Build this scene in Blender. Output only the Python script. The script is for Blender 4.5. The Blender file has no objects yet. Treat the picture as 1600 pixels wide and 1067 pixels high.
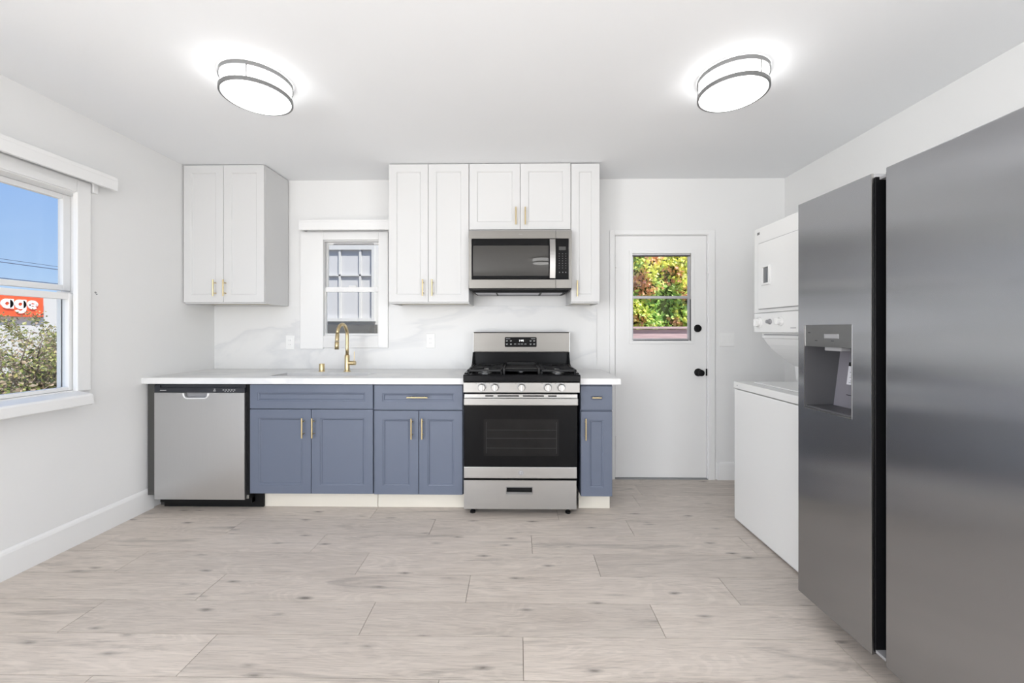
import bpy, bmesh, math, random
from mathutils import Vector, Matrix, noise
C = bpy.context.scene.collection
PI = math.pi

# ------------------------------------------------------------------ camera
scn = bpy.context.scene
cd = bpy.data.cameras.new('camera')
cam = bpy.data.objects.new('camera', cd)
C.objects.link(cam)
cd.sensor_width = 36.0
cd.lens = 620.0 * 36.0 / 1600.0
cd.shift_y = -16.5 / 1600.0
cd.clip_start = 0.02
cd.clip_end = 300
cam.location = (0, 0, 1.235)
cam.rotation_euler = (PI / 2, 0, math.atan(8 / 620.0))
scn.camera = cam

# ------------------------------------------------------------------ world / sun / exposure
scn.view_settings.view_transform = 'Standard'
scn.view_settings.look = 'None'
scn.view_settings.gamma = 1.0
scn.view_settings.use_curve_mapping = False
scn.view_settings.exposure = 0.0
w = bpy.data.worlds.new('sky')
scn.world = w
w.use_nodes = True
nt = w.node_tree
nt.nodes.clear()
wo = nt.nodes.new('ShaderNodeOutputWorld')
bg = nt.nodes.new('ShaderNodeBackground')
tc = nt.nodes.new('ShaderNodeTexCoord')
sp = nt.nodes.new('ShaderNodeSeparateXYZ')
rp = nt.nodes.new('ShaderNodeValToRGB')
nt.links.new(tc.outputs['Generated'], sp.inputs[0])
nt.links.new(sp.outputs['Z'], rp.inputs[0])
nt.links.new(rp.outputs[0], bg.inputs[0])
nt.links.new(bg.outputs[0], wo.inputs[0])
e = rp.color_ramp.elements
e[0].position = 0.0
e[0].color = (0.62, 0.80, 0.98, 1)
e[1].position = 0.32
e[1].color = (0.27, 0.47, 0.90, 1)
k = rp.color_ramp.elements.new(0.10)
k.color = (0.44, 0.64, 0.95, 1)
bg.inputs[1].default_value = 1.0

sd = bpy.data.lights.new('sun', 'SUN')
sun = bpy.data.objects.new('sun', sd)
C.objects.link(sun)
sd.energy = 8.5
sd.angle = math.radians(0.6)
sd.color = (1.0, 0.95, 0.86)
sun.rotation_euler = Vector((-0.45, 0.42, -0.95)).to_track_quat('-Z', 'Y').to_euler()

# unseen fill lights added behind the camera, outside openings cut for them
def fill_light(name, loc, rot, sx, sy, watts):
    ad = bpy.data.lights.new(name, 'AREA')
    al = bpy.data.objects.new(name, ad)
    C.objects.link(al)
    ad.shape = 'RECTANGLE'
    ad.size, ad.size_y, ad.energy = sx, sy, watts
    ad.color = (0.98, 0.99, 1.0)
    al.location, al.rotation_euler = loc, rot
fill_light('rear_fill', (-1.62, -3.0, 1.2), (PI / 2 + 0.40, 0, 0), 1.7, 2.3, 72)
fill_light('rear_fill', (1.43, -3.0, 1.2), (PI / 2 + 0.40, 0, 0), 1.4, 2.3, 45)
fill_light('side_fill', (-2.85, -1.68, 1.35), (PI / 2 + 0.25, 0, -PI / 2), 2.0, 1.7, 145)
fill_light('side_fill', (2.52, -1.68, 1.35), (PI / 2 + 0.25, 0, PI / 2), 2.0, 1.7, 74)
LAMP = 5.6

# ------------------------------------------------------------------ materials
MATS = {}
def mat(name, col, rough=0.5, metal=0.0, bump=0.0, bscale=40, var=0.0, vscale=3.0, vstretch=(1, 1, 1),
        coat=0.0, spec=0.5, aniso=0.0, arot=0.0, emit=None, es=0.0, rvar=0.0):
    m = bpy.data.materials.new(name)
    m.use_nodes = True
    n = m.node_tree
    b = n.nodes['Principled BSDF']
    b.inputs['Base Color'].default_value = (*col, 1)
    b.inputs['Roughness'].default_value = rough
    b.inputs['Metallic'].default_value = metal
    b.inputs['Specular IOR Level'].default_value = spec
    b.inputs['Coat Weight'].default_value = coat
    b.inputs['Anisotropic'].default_value = aniso
    b.inputs['Anisotropic Rotation'].default_value = arot
    t = n.nodes.new('ShaderNodeTexCoord')
    mp = n.nodes.new('ShaderNodeMapping')
    mp.inputs['Scale'].default_value = vstretch
    n.links.new(t.outputs['Object'], mp.inputs[0])
    nz = n.nodes.new('ShaderNodeTexNoise')
    nz.inputs['Scale'].default_value = vscale
    nz.inputs['Detail'].default_value = 4
    n.links.new(mp.outputs[0], nz.inputs['Vector'])
    mx = n.nodes.new('ShaderNodeMix')
    mx.data_type = 'RGBA'
    mx.inputs['A'].default_value = (*[c * (1 - var) for c in col], 1)
    mx.inputs['B'].default_value = (*[min(1, c * (1 + var)) for c in col], 1)
    n.links.new(nz.outputs[0], mx.inputs['Factor'])
    n.links.new(mx.outputs['Result'], b.inputs['Base Color'])
    if rvar:
        mr = n.nodes.new('ShaderNodeMapRange')
        mr.inputs['To Min'].default_value = rough - rvar
        mr.inputs['To Max'].default_value = rough + rvar
        n.links.new(nz.outputs[0], mr.inputs[0])
        n.links.new(mr.outputs[0], b.inputs['Roughness'])
    if bump:
        n2 = n.nodes.new('ShaderNodeTexNoise')
        n2.inputs['Scale'].default_value = bscale
        n.links.new(mp.outputs[0], n2.inputs['Vector'])
        bp = n.nodes.new('ShaderNodeBump')
        bp.inputs['Strength'].default_value = bump
        bp.inputs['Distance'].default_value = 0.002
        n.links.new(n2.outputs[0], bp.inputs['Height'])
        n.links.new(bp.outputs[0], b.inputs['Normal'])
    if emit:
        b.inputs['Emission Color'].default_value = (*emit, 1)
        b.inputs['Emission Strength'].default_value = es
    MATS[name] = m
    return m

WALL = mat('wall_paint', (0.78, 0.78, 0.775), 0.7, spec=0.2, bump=0.15, bscale=60, var=0.004)
CEIL = mat('ceiling_paint', (0.86, 0.872, 0.885), 0.8, spec=0.2, bump=0.1, bscale=50, var=0.004)
TRIM = mat('trim_paint', (0.81, 0.81, 0.805), 0.4, var=0.005)
CABW = mat('white_cabinet_paint', (0.65, 0.65, 0.648), 0.5, var=0.004, spec=0.15)
CABB = mat('slate_blue_cabinet_paint', (0.128, 0.150, 0.203), 0.4, spec=0.35, var=0.03, vscale=1.5)
BLUEDK = mat('dark_blue_edge_paint', (0.04, 0.05, 0.10), 0.5, var=0.03)
CREAM = mat('cream_toe_board', (0.72, 0.68, 0.60), 0.5, var=0.03)
UNDER = mat('cabinet_underside_plywood', (0.50, 0.46, 0.34), 0.55, var=0.08, vstretch=(1, 12, 1))
BRASS = mat('brushed_brass', (0.62, 0.50, 0.29), 0.30, metal=1.0, var=0.05, vscale=20)
STEEL = mat('brushed_stainless', (0.42, 0.412, 0.40), 0.33, metal=1.0, aniso=0.4, arot=0.25, var=0.03, vscale=4, vstretch=(1, 1, 60), rvar=0.03)
STEELW = mat('dishwasher_stainless', (0.56, 0.56, 0.56), 0.34, metal=1.0, aniso=0.3, var=0.03, vscale=4, vstretch=(60, 60, 1), rvar=0.03)
STEELF = mat('fridge_dark_stainless', (0.375, 0.380, 0.395), 0.22, metal=1.0, aniso=1.0, var=0.006, vscale=3, vstretch=(1, 1, 30))
STEELM = mat('microwave_stainless', (0.23, 0.22, 0.205), 0.38, metal=1.0, aniso=0.5, arot=0.25, var=0.03, vscale=4, vstretch=(1, 1, 60))
LIGHTM = mat('satin_light_metal', (0.80, 0.80, 0.80), 0.5, metal=0.5)
STEELR = mat('range_trim_stainless', (0.33, 0.322, 0.31), 0.36, metal=1.0, aniso=0.4, arot=0.25, var=0.03, vscale=4, vstretch=(1, 1, 60))
RACK = mat('oven_rack_dim', (0.030, 0.030, 0.031), 0.5, spec=0.2)
CHROME = mat('bright_chrome', (0.85, 0.85, 0.84), 0.15, metal=1.0)
NICK = mat('brushed_nickel', (0.29, 0.29, 0.29), 0.35, metal=1.0, var=0.04, vscale=12)
BLACKG = mat('black_gloss_enamel', (0.008, 0.008, 0.009), 0.16, var=0.05, spec=0.08)
BLACKM = mat('black_matte_plastic', (0.006, 0.006, 0.0065), 0.55, var=0.1, spec=0.2)
IRON = mat('cast_iron_grate', (0.012, 0.012, 0.013), 0.42, spec=0.25, bump=0.4, bscale=200, var=0.15, vscale=30)
BGLASS = mat('black_glass', (0.006, 0.006, 0.0065), 0.05, spec=0.12, var=0.02)
MWGLASS = mat('microwave_window_glass', (0.028, 0.026, 0.022), 0.02, spec=0.5, var=0.03)
OVGLASS = mat('oven_window_glass', (0.012, 0.0115, 0.0115), 0.07, spec=0.15, var=0.25, vscale=18)
DGREY = mat('dark_grey_panel', (0.055, 0.055, 0.052), 0.5, var=0.05)
DWPANEL = mat('dishwasher_control_plastic', (0.030, 0.032, 0.038), 0.25, spec=0.3, var=0.2, vscale=12)
WPLAST = mat('white_appliance_enamel', (0.80, 0.80, 0.79), 0.22, var=0.004, coat=0.3)
WPLAST2 = mat('white_plastic', (0.84, 0.84, 0.83), 0.35, var=0.004)
GREYP = mat('grey_plastic', (0.30, 0.30, 0.31), 0.4, var=0.05)
DISPD = mat('dispenser_dark_plastic', (0.075, 0.075, 0.08), 0.35, var=0.05)
DISPL = mat('dispenser_grey_plastic', (0.22, 0.21, 0.24), 0.4, var=0.05)
LABELW = mat('sticker_white', (0.75, 0.75, 0.80), 0.6)
LABELG = mat('sticker_print_grey', (0.30, 0.30, 0.36), 0.6)
INK = mat('printed_mark_white', (0.6, 0.6, 0.6), 0.5)
LED = mat('clock_digits', (0.9, 0.9, 0.9), 0.5, emit=(1, 1, 1), es=0.8)
ALU = mat('window_aluminium', (0.55, 0.54, 0.56), 0.35, metal=0.6, var=0.04)
DARKSEAL = mat('dark_window_seal', (0.04, 0.04, 0.045), 0.6)
DIFF = mat('lamp_diffuser', (0.9, 0.9, 0.9), 0.4, emit=(1.0, 0.995, 0.985), es=LAMP)
LEDBAR = mat('grey_filter_mesh', (0.35, 0.35, 0.37), 0.4, metal=0.7, var=0.2, vscale=80)
NBW = mat('neighbour_white_stucco', (0.54, 0.54, 0.545), 0.8, bump=0.3, bscale=60, var=0.02)
NBG = mat('neighbour_window_panel', (0.50, 0.50, 0.52), 0.5, var=0.02)
NBD = mat('dark_grey_band', (0.10, 0.10, 0.10), 0.7, var=0.3, vscale=9, vstretch=(1, 1, 6))
WOODF = mat('weathered_fence_wood', (0.52, 0.38, 0.40), 0.8, bump=0.5, bscale=30, var=0.35, vscale=5, vstretch=(1, 6, 14))
ORANGE = mat('orange_sign_face', (0.90, 0.10, 0.03), 0.5, var=0.05)
SIGNW = mat('white_sign_letter', (0.9, 0.9, 0.9), 0.5)
BARK = mat('shrub_bark', (0.17, 0.13, 0.10), 0.9, var=0.3, vscale=14)
SOIL = mat('dry_ground', (0.34, 0.29, 0.23), 0.95, bump=0.6, bscale=8, var=0.3, vscale=2)
WIREM = mat('dark_cable', (0.10, 0.14, 0.24), 0.7)
POLEM = mat('lamp_pole_grey', (0.20, 0.24, 0.30), 0.6)

def marble():
    m = mat('white_marble', (0.84, 0.84, 0.83), 0.35, spec=0.25)
    n = m.node_tree
    b = n.nodes['Principled BSDF']
    t = n.nodes.new('ShaderNodeTexCoord')
    mp = n.nodes.new('ShaderNodeMapping')
    mp.inputs['Rotation'].default_value = (0, 0.7, 0.35)
    mp.inputs['Scale'].default_value = (1.0, 1.0, 1.9)
    n.links.new(t.outputs['Object'], mp.inputs[0])
    a = n.nodes.new('ShaderNodeTexNoise')
    a.inputs['Scale'].default_value = 0.9
    a.inputs['Detail'].default_value = 5
    a.inputs['Distortion'].default_value = 0.9
    n.links.new(mp.outputs[0], a.inputs['Vector'])
    r = n.nodes.new('ShaderNodeValToRGB')
    els = r.color_ramp.elements
    els[0].position = 0.46
    els[0].color = (0.76, 0.76, 0.755, 1)
    els[1].position = 0.56
    els[1].color = (0.76, 0.76, 0.755, 1)
    x = els.new(0.497)
    x.color = (0.68, 0.685, 0.69, 1)
    x = els.new(0.480)
    x.color = (0.74, 0.74, 0.737, 1)
    n.links.new(a.outputs[0], r.inputs[0])
    n.links.new(r.outputs[0], b.inputs['Base Color'])
    return m
MARBLE = marble()

def glass():
    m = bpy.data.materials.new('window_glass')
    m.use_nodes = True
    n = m.node_tree
    n.nodes.clear()
    o = n.nodes.new('ShaderNodeOutputMaterial')
    tr = n.nodes.new('ShaderNodeBsdfTransparent')
    tr.inputs[0].default_value = (0.97, 0.98, 0.98, 1)
    gl = n.nodes.new('ShaderNodeBsdfGlossy')
    gl.inputs['Roughness'].default_value = 0.02
    # thin pane: the same reflectance from either face (Schlick)
    lw = n.nodes.new('ShaderNodeLayerWeight')
    lw.inputs[0].default_value = 0.5
    pw = n.nodes.new('ShaderNodeMath')
    pw.operation = 'POWER'
    pw.inputs[1].default_value = 5.0
    n.links.new(lw.outputs['Facing'], pw.inputs[0])
    fr = n.nodes.new('ShaderNodeMath')
    fr.operation = 'MULTIPLY_ADD'
    fr.inputs[1].default_value = 0.6
    fr.inputs[2].default_value = 0.018
    n.links.new(pw.outputs[0], fr.inputs[0])
    mx = n.nodes.new('ShaderNodeMixShader')
    n.links.new(fr.outputs[0], mx.inputs[0])
    n.links.new(tr.outputs[0], mx.inputs[1])
    n.links.new(gl.outputs[0], mx.inputs[2])
    n.links.new(mx.outputs[0], o.inputs[0])
    return m
GLASS = glass()

def leafmat():
    m = bpy.data.materials.new('leaves')
    m.use_nodes = True
    n = m.node_tree
    b = n.nodes['Principled BSDF']
    a = n.nodes.new('ShaderNodeAttribute')
    a.attribute_name = 'tint'
    n.links.new(a.outputs['Color'], b.inputs['Base Color'])
    b.inputs['Roughness'].default_value = 0.5
    tl = n.nodes.new('ShaderNodeBsdfTranslucent')
    n.links.new(a.outputs['Color'], tl.inputs[0])
    mx = n.nodes.new('ShaderNodeMixShader')
    mx.inputs[0].default_value = 0.3
    n.links.new(b.outputs[0], mx.inputs[1])
    n.links.new(tl.outputs[0], mx.inputs[2])
    n.links.new(mx.outputs[0], n.nodes['Material Output'].inputs[0])
    return m
LEAF = leafmat()

def floormat():
    m = bpy.data.materials.new('grey_oak_laminate')
    m.use_nodes = True
    n = m.node_tree
    L = n.links
    N = n.nodes.new
    b = n.nodes['Principled BSDF']
    at = N('ShaderNodeAttribute')
    at.attribute_name = 'tint'
    t = N('ShaderNodeTexCoord')
    ofs = N('ShaderNodeVectorMath')
    ofs.operation = 'MULTIPLY_ADD'
    ofs.inputs[1].default_value = (13.0, 17.0, 11.0)
    L.new(at.outputs['Color'], ofs.inputs[0])
    L.new(t.outputs['Object'], ofs.inputs[2])
    def noise_(scale, stretch, detail=5, dist=0.0, rough=0.6):
        mp = N('ShaderNodeMapping')
        mp.inputs['Scale'].default_value = stretch
        L.new(ofs.outputs[0], mp.inputs[0])
        z = N('ShaderNodeTexNoise')
        z.inputs['Scale'].default_value = scale
        z.inputs['Detail'].default_value = detail
        z.inputs['Roughness'].default_value = rough
        z.inputs['Distortion'].default_value = dist
        L.new(mp.outputs[0], z.inputs['Vector'])
        return z
    def ramp(src, stops):
        r = N('ShaderNodeValToRGB')
        e = r.color_ramp.elements
        e[0].position, e[0].color = stops[0][0], (*[stops[0][1]] * 3, 1)
        e[1].position, e[1].color = stops[-1][0], (*[stops[-1][1]] * 3, 1)
        for p, v in stops[1:-1]:
            e.new(p).color = (v, v, v, 1)
        L.new(src, r.inputs[0])
        return r
    def mixc(kind, fac, A, B):
        x = N('ShaderNodeMix')
        x.data_type = 'RGBA'
        x.blend_type = kind
        if isinstance(fac, float):
            x.inputs['Factor'].default_value = fac
        else:
            L.new(fac, x.inputs['Factor'])
        for nm, v in (('A', A), ('B', B)):
            if isinstance(v, tuple):
                x.inputs[nm].default_value = v
            else:
                L.new(v, x.inputs[nm])
        return x.outputs['Result']
    fine = noise_(9, (1.0, 22, 1), 7, 0.4, 0.7)
    broad = noise_(2.2, (0.8, 5, 1), 4, 1.6)
    # cathedral figure: rings of a stretched, warped field
    fig = noise_(1.5, (0.55, 3.4, 1), 2, 0.6)
    rg = N('ShaderNodeMath')
    rg.operation = 'MULTIPLY'
    rg.inputs[1].default_value = 120.0
    L.new(fig.outputs[0], rg.inputs[0])
    sn = N('ShaderNodeMath')
    sn.operation = 'SINE'
    L.new(rg.outputs[0], sn.inputs[0])
    rr = ramp(sn.outputs[0], [(0.0, 0.90), (0.6, 1.0)])
    c = mixc('MIX', broad.outputs[0], (0.51, 0.445, 0.39, 1), (0.71, 0.64, 0.575, 1))
    fr = ramp(fine.outputs[0], [(0.30, 0.68), (0.5, 0.99), (0.7, 1.05)])
    c = mixc('MULTIPLY', 0.9, c, fr.outputs[0])
    c = mixc('MULTIPLY', 0.6, c, rr.outputs[0])
    # smoky dark streaks along the grain
    st = noise_(1.25, (1.0, 7.5, 1), 5, 1.0, 0.65)
    sr = ramp(st.outputs[0], [(0.56, 1.0), (0.64, 0.80), (0.74, 0.58)])
    c = mixc('MULTIPLY', 0.9, c, sr.outputs[0])
    # knots
    mpk = N('ShaderNodeMapping')
    mpk.inputs['Scale'].default_value = (2.6, 9.0, 1)
    L.new(ofs.outputs[0], mpk.inputs[0])
    vo = N('ShaderNodeTexVoronoi')
    vo.voronoi_dimensions = '2D'
    vo.inputs['Scale'].default_value = 1.0
    nk = noise_(10, (1, 2, 1), 3, 0.5)
    ad_ = N('ShaderNodeMath')
    ad_.operation = 'MULTIPLY_ADD'
    ad_.inputs[1].default_value = 0.16
    L.new(mpk.outputs[0], vo.inputs['Vector'])
    L.new(nk.outputs[0], ad_.inputs[0])
    L.new(vo.outputs['Distance'], ad_.inputs[2])
    kr = ramp(ad_.outputs[0], [(0.09, 0.30), (0.125, 0.60), (0.20, 1.0)])
    sk = N('ShaderNodeSeparateColor')
    L.new(vo.outputs['Color'], sk.inputs[0])
    gate = N('ShaderNodeMapRange')
    gate.inputs['From Min'].default_value = 0.30
    gate.inputs['From Max'].default_value = 0.85
    L.new(sk.outputs[0], gate.inputs[0])
    c = mixc('MULTIPLY', gate.outputs[0], c, kr.outputs[0])
    # tone of the single board
    tn = N('ShaderNodeMapRange')
    tn.inputs['To Min'].default_value = 0.93
    tn.inputs['To Max'].default_value = 1.06
    sx = N('ShaderNodeSeparateColor')
    L.new(at.outputs['Color'], sx.inputs[0])
    L.new(sx.outputs[2], tn.inputs[0])
    cc = N('ShaderNodeCombineColor')
    for i in range(3):
        L.new(tn.outputs[0], cc.inputs[i])
    c = mixc('MULTIPLY', 1.0, c, cc.outputs[0])
    L.new(c, b.inputs['Base Color'])
    b.inputs['Roughness'].default_value = 0.42
    bp = N('ShaderNodeBump')
    bp.inputs['Strength'].default_value = 0.12
    bp.inputs['Distance'].default_value = 0.001
    L.new(fine.outputs[0], bp.inputs['Height'])
    L.new(bp.outputs[0], b.inputs['Normal'])
    return m
FLOOR = floormat()

# ------------------------------------------------------------------ mesh helpers
class MB:
    def __init__(self):
        self.bm = bmesh.new()
    def box(self, x0, x1, y0, y1, z0, z1, bev=0.0, seg=2, M=None):
        b = bmesh.new()
        vs = [b.verts.new((x, y, z)) for x in (x0, x1) for y in (y0, y1) for z in (z0, z1)]
        for f in ((0, 1, 3, 2), (4, 6, 7, 5), (0, 4, 5, 1), (2, 3, 7, 6), (0, 2, 6, 4), (1, 5, 7, 3)):
            b.faces.new([vs[i] for i in f])
        bmesh.ops.recalc_face_normals(b, faces=b.faces)
        if bev:
            bmesh.ops.bevel(b, geom=list(b.edges), offset=bev, segments=seg, profile=0.6, affect='EDGES')
        self._merge(b, M)
        return self
    def _merge(self, b, M=None, smooth=None):
        if M:
            bmesh.ops.transform(b, matrix=M, verts=b.verts)
        me = bpy.data.meshes.new('tmp')
        b.to_mesh(me)
        b.free()
        self.bm.from_mesh(me)
        bpy.data.meshes.remove(me)
    def lathe(self, prof, seg=32, M=None, caps=True):
        """prof: (radius, height) pairs, spun round +Z, then moved by M"""
        b = bmesh.new()
        rings = []
        for r, h in prof:
            if r < 1e-6:
                rings.append([b.verts.new((0, 0, h))])
            else:
                rings.append([b.verts.new((r * math.cos(2 * PI * i / seg), r * math.sin(2 * PI * i / seg), h)) for i in range(seg)])
        for A, B in zip(rings, rings[1:]):
            for i in range(seg):
                j = (i + 1) % seg
                if len(A) == 1 and len(B) == 1:
                    continue
                if len(A) == 1:
                    f = b.faces.new((A[0], B[i], B[j]))
                elif len(B) == 1:
                    f = b.faces.new((A[i], A[j], B[0]))
                else:
                    f = b.faces.new((A[i], A[j], B[j], B[i]))
                f.smooth = True
        if caps:
            for R in (rings[0], rings[-1]):
                if len(R) > 1:
                    b.faces.new(R)
        bmesh.ops.recalc_face_normals(b, faces=b.faces)
        for ed in b.edges:
            if len(ed.link_faces) == 2 and ed.calc_face_angle(0) > 0.6:
                ed.smooth = False
        self._merge(b, M)
        return self
    def cyl(self, p0, p1, r, seg=20, r2=None):
        p0, p1 = Vector(p0), Vector(p1)
        d = p1 - p0
        M = Matrix.Translation(p0) @ d.to_track_quat('Z', 'Y').to_matrix().to_4x4()
        return self.lathe([(r, 0), (r if r2 is None else r2, d.length)], seg, M)
    def tube(self, pts, r, seg=12):
        """smooth tube through points; r number or list"""
        pts = [Vector(p) for p in pts]
        rs = r if isinstance(r, (list, tuple)) else [r] * len(pts)
        b = bmesh.new()
        rings = []
        up = None
        for i, p in enumerate(pts):
            d = (pts[min(i + 1, len(pts) - 1)] - pts[max(i - 1, 0)]).normalized()
            if up is None:
                up = d.orthogonal().normalized()
            else:
                up = (up - d * up.dot(d)).normalized()
            s = d.cross(up)
            rings.append([b.verts.new(p + (up * math.cos(2 * PI * q / seg) + s * math.sin(2 * PI * q / seg)) * rs[i]) for q in range(seg)])
        for A, B in zip(rings, rings[1:]):
            for i in range(seg):
                j = (i + 1) % seg
                b.faces.new((A[i], A[j], B[j], B[i])).smooth = True
        b.faces.new(rings[0])
        b.faces.new(rings[-1])
        bmesh.ops.recalc_face_normals(b, faces=b.faces)
        self._merge(b)
        return self
    def prism(self, poly, axis, a0, a1, bev=0.0):
        """poly of 2D points extruded along axis ('x': (y,z), 'y': (x,z), 'z': (x,y))"""
        def P(u, v, a):
            return {'x': (a, u, v), 'y': (u, a, v), 'z': (u, v, a)}[axis]
        b = bmesh.new()
        A = [b.verts.new(P(u, v, a0)) for u, v in poly]
        B = [b.verts.new(P(u, v, a1)) for u, v in poly]
        b.faces.new(A)
        b.faces.new(B)
        n = len(poly)
        for i in range(n):
            b.faces.new((A[i], A[(i + 1) % n], B[(i + 1) % n], B[i]))
        bmesh.ops.recalc_face_normals(b, faces=b.faces)
        if bev:
            bmesh.ops.bevel(b, geom=list(b.edges), offset=bev, segments=2, profile=0.6, affect='EDGES')
        self._merge(b)
        return self
    def panel(self, x0, x1, z0, z1, y, th, rings, M=None):
        """a cabinet front facing -Y at y; rings: (inset, depth) from outer edge to the sunk field"""
        b = bmesh.new()
        def ring(i, d):
            return [b.verts.new(p) for p in ((x0 + i, y + d, z0 + i), (x1 - i, y + d, z0 + i), (x1 - i, y + d, z1 - i), (x0 + i, y + d, z1 - i))]
        R = [ring(0, th)] + [ring(i, d) for i, d in rings]
        for A, B in zip(R, R[1:]):
            for q in range(4):
                b.faces.new((A[q], A[(q + 1) % 4], B[(q + 1) % 4], B[q]))
        b.faces.new(R[-1])
        b.faces.new(list(reversed(R[0])))
        bmesh.ops.recalc_face_normals(b, faces=b.faces)
        self._merge(b, M)
        return self
    def build_each(self, name, m, parent):
        """every loose piece becomes a part of its own"""
        self.bm.verts.index_update()
        self.bm.faces.index_update()
        seen, groups = set(), []
        for v in self.bm.verts:
            if v.index in seen:
                continue
            st, g = [v], []
            seen.add(v.index)
            while st:
                q = st.pop()
                g.append(q)
                for ed in q.link_edges:
                    o = ed.other_vert(q)
                    if o.index not in seen:
                        seen.add(o.index)
                        st.append(o)
            groups.append(g)
        for g in groups:
            ix = {v.index: i for i, v in enumerate(g)}
            fs = {f.index: f for v in g for f in v.link_faces}
            q = MB()
            nv = [q.bm.verts.new(v.co) for v in g]
            for f in fs.values():
                q.bm.faces.new([nv[ix[v.index]] for v in f.verts]).smooth = f.smooth
            q.build(name, m, parent)
        self.bm.free()
    def build(self, name, m, parent=None):
        me = bpy.data.meshes.new(name)
        if parent is not None:
            o = Vector(parent['_o'])
            bmesh.ops.translate(self.bm, verts=self.bm.verts, vec=-o)
        self.bm.to_mesh(me)
        self.bm.free()
        me.materials.append(m)
        ob = bpy.data.objects.new(name, me)
        C.objects.link(ob)
        if parent is not None:
            ob.parent = parent
            ob['_o'] = parent['_o']
            TEMP.append(ob)
        else:
            ob['_o'] = (0.0, 0.0, 0.0)
            TEMP.append(ob)
        return ob
TEMP = []

def tag(o, label, cat, group=None, kind=None):
    o['label'] = label
    o['category'] = cat
    if group:
        o['group'] = group
    if kind:
        o['kind'] = kind
    return o
def thing(name, loc, label=None, cat=None, group=None):
    o = bpy.data.objects.new(name, None)
    o.empty_display_size = 0.1
    C.objects.link(o)
    o.location = loc
    o['_o'] = tuple(float(v) for v in loc)
    TEMP.append(o)
    if label:
        tag(o, label, cat, group)
    return o
def struct(o):
    o['kind'] = 'structure'
    return o
def roundrect(x0, x1, z0, z1, r, n=5):
    P = []
    for cx_, cz_, a in ((x1 - r, z1 - r, 0), (x0 + r, z1 - r, 90), (x0 + r, z0 + r, 180), (x1 - r, z0 + r, 270)):
        for i in range(n + 1):
            t = math.radians(a + 90 * i / n)
            P.append((cx_ + r * math.cos(t), cz_ + r * math.sin(t)))
    return P

XL, XR, YB, YR, ZC = -2.55, 2.22, 3.32, -2.75, 2.502

# ------------------------------------------------------------------ structure
def wall_with_hole(axis, a0, a1, u0, u1, z0, z1, holes):
    """boxes around rectangular holes; holes: (u0,u1,z0,z1), sorted along u, not overlapping in u"""
    m = MB()
    def bx(ua, ub, za, zb):
        if ub - ua < 1e-5 or zb - za < 1e-5:
            return
        if axis == 'y':
            m.box(ua, ub, a0, a1, za, zb)
        else:
            m.box(a0, a1, ua, ub, za, zb)
    u = u0
    for h in holes:
        bx(u, h[0], z0, z1)
        bx(h[0], h[1], z0, h[2])
        bx(h[0], h[1], h[3], z1)
        u = h[1]
    bx(u, u1, z0, z1)
    return m
struct(wall_with_hole('y', YB, YB + 0.15, XL - 0.16, XR + 0.16, 0, 2.62,
       [(-1.690, -1.130, 1.19, 2.0), (0.805, 1.592, 0.0, 2.04)]).build('wall_back', WALL))
struct(wall_with_hole('x', XL - 0.16, XL, YR, YB, 0, 2.62, [(-2.66, -0.7, 0.5, 2.2), (0.95, 2.332, 0.885, 2.05)]).build('wall_left', WALL))  # first hole is unseen, added for a side fill light
struct(wall_with_hole('x', XR, XR + 0.16, YR, YB, 0, 2.62, [(-2.66, -0.7, 0.5, 2.2)]).build('wall_right', WALL))  # unseen hole added for the opposite side fill light
struct(wall_with_hole('y', YR - 0.15, YR, XL - 0.16, XR + 0.16, 0, 2.62, [(-2.45, -0.78, 0.04, 2.38), (0.75, 2.12, 0.04, 2.38)]).build('wall_rear', WALL))  # unseen holes added to let the rear fill lights in
struct(MB().box(XL - 0.4, XR + 0.4, YR - 0.3, YB + 0.4, ZC, ZC + 0.2).build('ceiling', CEIL))

def planks():
    rnd = random.Random(4)
    P = 1.243
    fixed = {0: -1.220, 1: -0.644, 2: -1.478, 3: -0.822, 4: -1.158, 5: -0.535, 6: -0.970, 7: -1.62, 8: -0.30}
    v, f, cols = [], [], []
    g = 0.0011
    for k in range(-21, 11):
        y0 = 1.4025 + 0.1993 * k
        y1 = y0 + 0.1993
        x = fixed.get(k, rnd.uniform(-2, -0.8))
        while x > XL - 0.1:
            x -= P
        while x < XR:
            xa, xb = max(x, XL - 0.1), min(x + P, XR)
            n = len(v)
            v += [(xa + g, y0 + g, 0), (xb - g, y0 + g, 0), (xb - g, y1 - g, 0), (xa + g, y1 - g, 0),
                  (xa + g, y0 + g, -0.008), (xb - g, y0 + g, -0.008), (xb - g, y1 - g, -0.008), (xa + g, y1 - g, -0.008)]
            f += [(n, n + 1, n + 2, n + 3), (n, n + 4, n + 5, n + 1), (n + 1, n + 5, n + 6, n + 2), (n + 2, n + 6, n + 7, n + 3), (n + 3, n + 7, n + 4, n)]
            c = (rnd.random(), rnd.random(), rnd.random(), 1)
            cols += [c] * 8
            x += P
    me = bpy.data.meshes.new('floor')
    me.from_pydata(v, [], f)
    at = me.color_attributes.new('tint', 'FLOAT_COLOR', 'POINT')
    for i, c in enumerate(cols):
        at.data[i].color = c
    me.materials.append(FLOOR)
    ob = bpy.data.objects.new('floor', me)
    C.objects.link(ob)
    ob['kind'] = 'structure'
planks()
struct(MB().box(XL - 0.16, XR + 0.16, YR - 0.2, YB + 0.2, -0.15, -0.006).build('floor_base', BARK))
struct(MB().box(-60, 30, -30, 70, -0.5, -0.35).build('ground', SOIL))

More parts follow.
